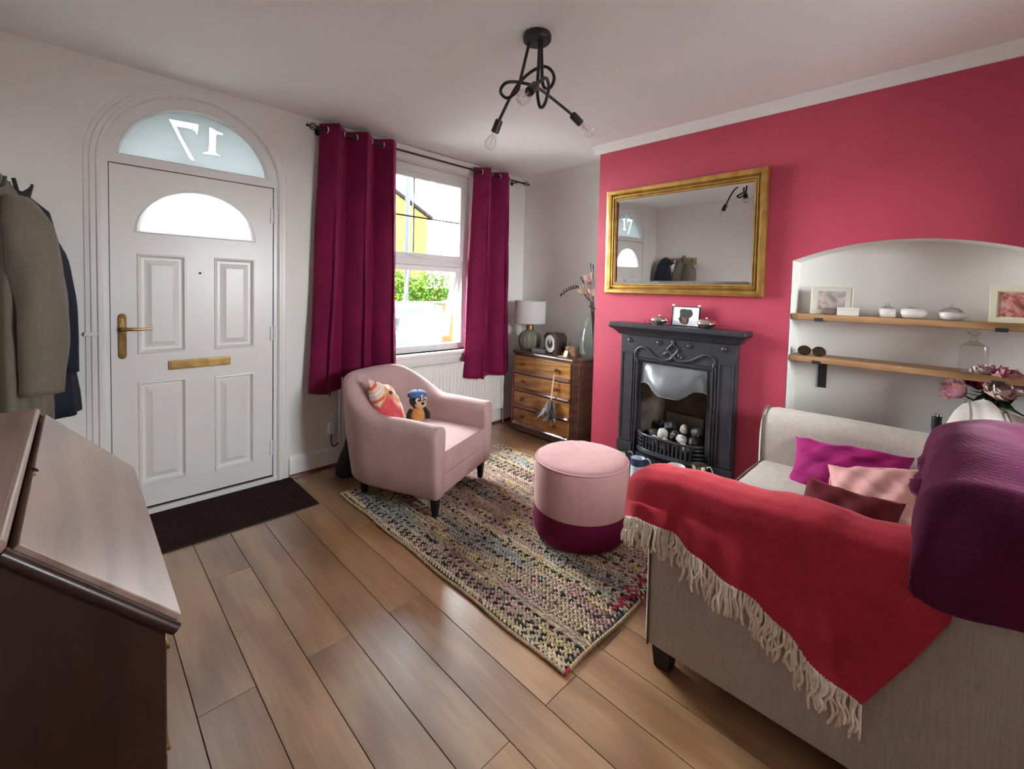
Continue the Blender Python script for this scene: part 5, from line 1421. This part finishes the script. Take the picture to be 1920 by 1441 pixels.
pot('tealight_pot', 'white pot with clear domed lid, right of the three pots', .012, [(.028, .0005), (.045, .010), (.051, .026), (.046, .040), (.044, .042)], [(.044, .042), (.042, .052), (.026, .064), (.005, .068)], .074)
dc = thing('decanter', 'square glass decanter with ball stopper on the lower shelf', 'decanter', (3.170, -.075, S2), radians(8))
MB().box((-.048, -.048, .0008), (.048, .048, .135)).build('decanter_body', M['crystal'], dc, bevel=.008, seg=3)
MB().lathe([(.045, .135), (.030, .146), (.016, .156), (.016, .168), (.026, .172), (.026, .175)], 24).build('neck', M['crystal'], dc, smooth=60)
MB().sphere((0, 0, .205), (.026, .026, .028), 18, 12).build('stopper', M['crystal'], dc, smooth=180)
MB().box((-.042, -.042, .006), (.042, .042, .012)).build('thick_base', M['crystal'], dc)
sg = thing('sunglasses', 'dark tortoiseshell sunglasses lying on the lower shelf', 'sunglasses', (3.120, .590, S2), radians(4))
tort = plain('tortoiseshell', (.03, .016, .010), .2, vary=.5, scale=60)
for s in (-1, 1):
    ring = [(0.0, s*.036 + .031*cos(a)*(1.05 if cos(a)*s > 0 else 1), .030+.026*sin(a)*(1.08 if sin(a) > 0 else .95)) for a in [2*pi*k/26 for k in range(26)]]
    rim = MB().tube(ring, .0035, 6, loop=True).build('rim', tort, sg, smooth=180)
    MB().add(ring, [tuple(range(26))]).build('lens', M['lens'], rim, solid=.0015)
    MB().tube(spline([(.002, s*.067, .036), (.05, s*.066, .036), (.10, s*.060, .030), (.125, s*.056, .008)], 4), .0028, 6).build('temple', tort, sg, smooth=180)
MB().tube(spline([(0, -.008, .036), (-.004, 0, .041), (0, .008, .036)], 4), .003, 6).build('bridge', tort, sg, smooth=180)

# ---- peonies in a floor vase behind the sofa, and a black handled umbrella in the niche
vs_ = thing('floor_vase', 'tall dark green glass floor vase behind the sofa', 'vase', (3.195, -.150, 0))
MB().lathe([(.06, .001), (.075, .006), (.085, .10), (.080, .40), (.062, .62), (.050, .72), (.058, .79), (.052, .79), (.045, .72), (.055, .62), (.072, .40), (.07, .03)], 36).build('vase_body', plain('dark_green_glaze', (.02, .045, .03), .15, vary=.1), vs_, smooth=180)
MB().tube([(.055*cos(2*pi*k/28), .055*sin(2*pi*k/28), .79) for k in range(28)], .004, 6, loop=True).build('lip', M['iron'], vs_, smooth=180)
vtop = Vector((3.200, -.150, .78))
gstem = plain('peony_stem', (.05, .09, .03), .7); gleaf = plain('peony_leaf', (.035, .075, .035), .6, vary=.25)
def petal_patch(L, Wd, cup, n=5, m=5):
    vs, fs = [], []
    for i in range(n):
        t = i/(n-1)
        for j in range(m):
            s = j/(m-1)*2-1; w_ = Wd*(.35+.65*sin(pi*min(1, .15+.62*t)))
            vs.append((s*w_*.5, L*t*(1-.10*s*s), cup*L*(t**1.6) + .35*Wd*s*s*t + .004*sin(9*s+t*4)*t))
    for i in range(n-1):
        for j in range(m-1): fs.append((i*m+j, i*m+j+1, (i+1)*m+j+1, (i+1)*m+j))
    return vs, fs
def peony(px, py, x, r, c1, c2, label, seed):
    c = at(px, py, 0, x)
    t = thing('peony', label, 'flower', c, group='peonies in the floor vase')
    out = (c - Vector((3.2, -.15, .84))).normalized()
    rr = random.Random(seed); mb = None
    for ring, (nP, tilt_, Ls) in enumerate(((9, 1.25, 1.0), (8, .85, .92), (7, .5, .8), (5, .22, .65))):
        for k in range(nP):
            a = 2*pi*(k+.5*ring)/nP + rr.uniform(-.15, .15)
            perp = Matrix.Rotation(a, 3, out) @ out.orthogonal().normalized()
            d = out*cos(tilt_) + perp*sin(tilt_)
            L = r*Ls*rr.uniform(.88, 1.1); Wd = r*rr.uniform(.75, .95)
            q = MB(); col = tuple(lerp(c1[i], c2[i], rr.random())*rr.uniform(.85, 1.1) for i in range(3))
            zc = out - d*out.dot(d); zc = zc.normalized() if zc.length > 1e-3 else perp
            x_ = d.cross(zc); Rm = Matrix((x_, d, zc)).transposed().to_4x4()
            q.add(*petal_patch(L, Wd, .35), Rm, col)
            q.build('petal', M['tinted'], t, smooth=180, recalc=False)
    root = vtop - c
    MB().tube(spline([-out*.01, root*.5 + Vector((0, 0, .03)), root + Vector((0, 0, .0)), root + Vector((0, 0, -.25))], 5), .004, 6).build('stem', gstem, t)
    for k in range(3):
        d = Matrix.Rotation(2*pi*k/3+seed, 3, out) @ out.orthogonal().normalized()
        MB().add(*leaf_quad(.11, .035, .2), orient(root*.35, d + root.normalized()*.3, .3)).build('leaf', gleaf, t, smooth=180, solid=.001)
pk, pw, dkr = (.62, .30, .36), (.74, .55, .55), (.13, .012, .02)
peony(1806, 740, 3.150, .080, (.66, .40, .44), pw, 'pale pink ruffled peony, lowest on the left', 1)
peony(1840, 728, 3.170, .066, dkr, (.22, .03, .05), 'dark crimson peony in the middle of the bunch', 2)
peony(1882, 722, 3.170, .082, (.50, .17, .27), pk, 'mauve pink peony at the right of the bunch', 3)
peony(1843, 706, 3.165, .054, pw, (.76, .66, .62), 'small whitish peony bud at the top of the bunch', 4)
peony(1872, 744, 3.130, .072, pw, (.76, .66, .60), 'cream blush peony just above the sofa back', 5)
peony(1900, 738, 3.150, .060, (.60, .32, .36), pw, 'pink peony at the right edge of the picture', 6)
um = thing('umbrella', 'furled black umbrella with chrome topped handle in the niche', 'umbrella', (3.120, .038, 0))
MB().lathe([(.004, .001), (.006, .03), (.020, .08), (.030, .45), (.020, .62), (.010, .66)], 16, ribs=8, ribd=.12).build('canopy', M['coatdark'], um, smooth=60)
MB().lathe([(.010, .655), (.016, .70), (.020, .74), (.020, .795)], 20).build('handle', M['black'], um, smooth=50)
MB().lathe([(.021, .795), (.021, .803), (.012, .806)], 20).build('cap', M['chrome'], um, smooth=50)

# ---- ceiling light
cl_ = thing('ceiling_light', 'black three arm knotted ceiling light with clear bulbs', 'ceiling light')
rc = Vector((1.538, 1.425, ZC))
MB().lathe([(.064, -.0005), (.066, -.006), (.066, -.024), (.060, -.032), (.02, -.034)], 40, tuple(rc)).build('ceiling_rose', M['black'], cl_, smooth=40)
q4 = lambda u, v, d: atd(900+.1943*u, 20+.1943*v, d)
def arm_path(pts, ds):
    n = len(pts); return spline([q4(u, v, interp(i/(n-1), np.linspace(0, 1, len(ds)), ds)) for i, (u, v) in enumerate(pts)], 8)
top = lambda dx, dy: rc + Vector((dx, dy, -.033))
arms = [
 ([(592, 300), (598, 500), (603, 690), (635, 752), (685, 735), (716, 655), (692, 582), (620, 540), (500, 585), (385, 690), (300, 820), (185, 1060)], (2.03, 2.03, 1.98, 2.06, 2.12, 2.20), top(.012, -.012)),
 ([(478, 300), (430, 500), (382, 700), (360, 775), (270, 842), (212, 812), (200, 760), (245, 700), (330, 686), (450, 706), (560, 745), (700, 850), (890, 1005)], (2.05, 2.05, 2.10, 2.04, 2.10, 2.20), top(-.026, .022)),
 ([(574, 300), (566, 520), (553, 760), (570, 905), (596, 932), (630, 885), (662, 762), (655, 682), (630, 650), (585, 676), (532, 726)], (2.00, 2.00, 1.98, 1.94, 1.88, 1.82), top(.004, -.004))]
for (pts, ds, t0), (bx_, by_, bd) in zip(arms, ((97, 1290, 2.235), (1065, 1185, 2.245), (393, 862, 1.735))):
    P = [t0] + arm_path(pts, ds)
    am = MB().tube(P, .0075, 8).build('arm', M['black'], cl_, smooth=180)
    end = P[-1]; bc_ = q4(bx_, by_, bd); dirn = (bc_-end).normalized()
    Rm = Matrix.Translation(end) @ dirn.to_track_quat('Z', 'Y').to_matrix().to_4x4()
    MB().lathe([(.008, -.006), (.018, -.002), (.0195, .004), (.0195, .060), (.017, .062)], 22).build('lamp_holder', M['black'], am, smooth=40)
    cl_h = am.children[-1]; cl_h.matrix_local = Rm
    bl = MB().lathe([(.0125, .060), (.0135, .072), (.018, .084), (.027, .100), (.0300, .116), (.027, .133), (.017, .144), (.004, .148)], 28).build('bulb', M['bulb'], am, smooth=180); bl.matrix_local = Rm
    fl = MB().tube([(0, 0, .07), (0, 0, .10)], .0022, 6); fl.tube([(0, 0, .098), (.006, 0, .118), (.0, .004, .124), (-.006, 0, .118), (0, 0, .098)], .0007, 4)
    fo2 = fl.build('filament', plain('filament_wire', (.45, .36, .26), .4), am); fo2.matrix_local = Rm

# ================================================================== outside the window
gd = MB().box((-30, YF+.27, -.35), (40, 40, -.20)).build('ground_outside', M['soil']); tag(gd, 'grey paving outside the window', 'ground', kind='structure')
gd2 = MB().box((-30, -40, -.35), (40, YB-.07, -.20)).build('ground_rear', M['soil']); tag(gd2, 'grey paving behind the house', 'ground', kind='structure')
def brick_mat():
    t = NT('yellow_brick'); v = t.coord()
    b = t.n('TexBrick', {'Vector': t.mapped(v, (1, 1, 1), (radians(90), 0, 0)), 'Color1': (.046, .036, .0095), 'Color2': (.038, .029, .0075), 'Mortar': (.030, .025, .010), 'Scale': 4.0, 'Mortar Size': .012})
    return t.bsdf(b.outputs[0], .95, spec=0)
hs = thing('yellow_brick_house', 'yellow brick gable house across the road outside the window', 'house')
HY = 15.0
g0 = at(802, 408, 1, HY); g1 = at(745, 365, 1, HY)
sl_ = (g1.z-g0.z)/(g1.x-g0.x)
apx = g0.x-3.6; apz = g0.z + sl_*(-3.6)
MB().prism([(g0.x-7.2, -.2), (g0.x, -.2), (g0.x, g0.z), (apx, apz), (g0.x-7.2, g0.z)], 1, HY, HY+7).build('house_wall', brick_mat(), hs)
rf = MB()
for s in (1, -1):
    e0 = Vector((apx, 0, apz)); e1 = Vector((apx + s*3.75, 0, apz + sl_*s*3.75*s if s > 0 else apz + sl_*3.75))
    n_ = Vector((-(e1.z-e0.z), 0, e1.x-e0.x)).normalized()*s
    rf.add([(p.x, y, p.z) for y in (HY-.12, HY+7.1) for p in (e0, e1, e1+n_*.12, e0+n_*.12)], [(0, 1, 2, 3), (7, 6, 5, 4), (0, 4, 5, 1), (1, 5, 6, 2), (2, 6, 7, 3), (3, 7, 4, 0)])
rf.build('roof', plain('dark_slate', (.004, .004, .0045), .9, spec=0), hs)
pol = thing('street_pole', 'grey metal street pole in front of the yellow house', 'pole', (at(763, 450, 1, 8).x, 8, -.2))
MB().tube([(0, 0, 0), (0, 0, 5.5)], .045, 12).build('pole_shaft', plain('galvanised_steel', (.012, .0135, .015), .7, spec=.05), pol, smooth=60)
MB().tube([(0, 0, 0), (0, 0, .4)], .07, 12).build('pole_base', plain('galvanised_base', (.012, .0135, .015), .7, spec=.05), pol, smooth=60)
hg = thing('hedge', 'bright green hedge behind the parked car outside', 'hedge', kind='stuff')
rr = random.Random(2); hl = MB()
h0 = at(735, 520, 1, 9); h1 = at(880, 520, 1, 9)
for k in range(9000):
    x = rr.uniform(h0.x-.9, h1.x+.6); d = rr.random(); 
    zt2 = 1.62 + .12*fbm(x*3) + (.25*rr.random()**6)
    z = rr.uniform(-.2, zt2); y = 9 + rr.random()*.55
    p = Vector((x, y, z)); dn = Vector((rr.uniform(-1, 1), rr.uniform(-1, .4), rr.uniform(-.4, 1)))
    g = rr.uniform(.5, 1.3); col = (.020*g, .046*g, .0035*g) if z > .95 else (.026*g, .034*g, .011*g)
    vs, fs = leaf_quad(rr.uniform(.07, .12), .05, .2, 2)
    hl.add(vs, fs, orient(p, dn, rr.uniform(-1, 1)), col)
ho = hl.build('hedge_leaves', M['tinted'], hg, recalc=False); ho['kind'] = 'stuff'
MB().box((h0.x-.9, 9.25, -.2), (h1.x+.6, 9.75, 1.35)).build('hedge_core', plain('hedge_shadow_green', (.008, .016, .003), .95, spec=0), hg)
car = thing('parked_car', 'pale green parked car outside the window', 'car', (3.80, 6.25, -.2))
carm = plain('pale_green_car_paint', (.0085, .0118, .0105), .4, vary=.03, spec=.1)
secs = [(-2.0, .45, .62, .70), (-1.6, .30, .80, .80), (-1.0, .25, .88, .82), (-.5, .25, 1.25, .70), (.3, .25, 1.30, .70), (.9, .25, 1.18, .70), (1.5, .25, .90, .80), (1.95, .40, .78, .76)]
rings = []
for x, zb, zt3, hw3 in secs:
    rings.append([(x, -hw3, zb), (x, -hw3-.02, (zb+zt3)/2), (x, -hw3*.94, min(zt3, .88)), (x, -hw3*.80, zt3), (x, 0, zt3+.03), (x, hw3*.80, zt3), (x, hw3*.94, min(zt3, .88)), (x, hw3+.02, (zb+zt3)/2), (x, hw3, zb)])
MB().loft(rings).build('car_body', carm, car, smooth=40)
MB().box((-.75, -.74, .90), (1.15, .74, 1.20)).build('car_windows', plain('dark_car_glass', (.012, .016, .017), .08), car, bevel=.08, seg=2)
for x in (-1.25, 1.25):
    for y in (-.72, .72): MB().tube([(x, y-.1, .31), (x, y+.1, .31)], .31, 24).build('wheel', M['dark'], car)
p0 = at(848, 600, 1, 4.6); p1 = at(858, 600, 1, 4.6)
pr_ = thing('brick_pier', 'orange brick gate pier seen through the open window', 'pier', ((p0.x+p1.x)/2+.06, 4.7, -.2))
for k in range(19):
    MB().box((-.11, -.11, .001+k*.075), (.11, .11, .001+k*.075+.067)).build('brick_course', plain('terracotta_brick', (.050, .016, .006), .95, vary=.2, spec=0) if k == 0 else bpy.data.materials['terracotta_brick'], pr_)
MB().box((-.10, -.10, .0), (.10, .10, 1.42)).build('mortar_core', plain('pale_mortar', (.05, .04, .03), .95, spec=0), pr_)
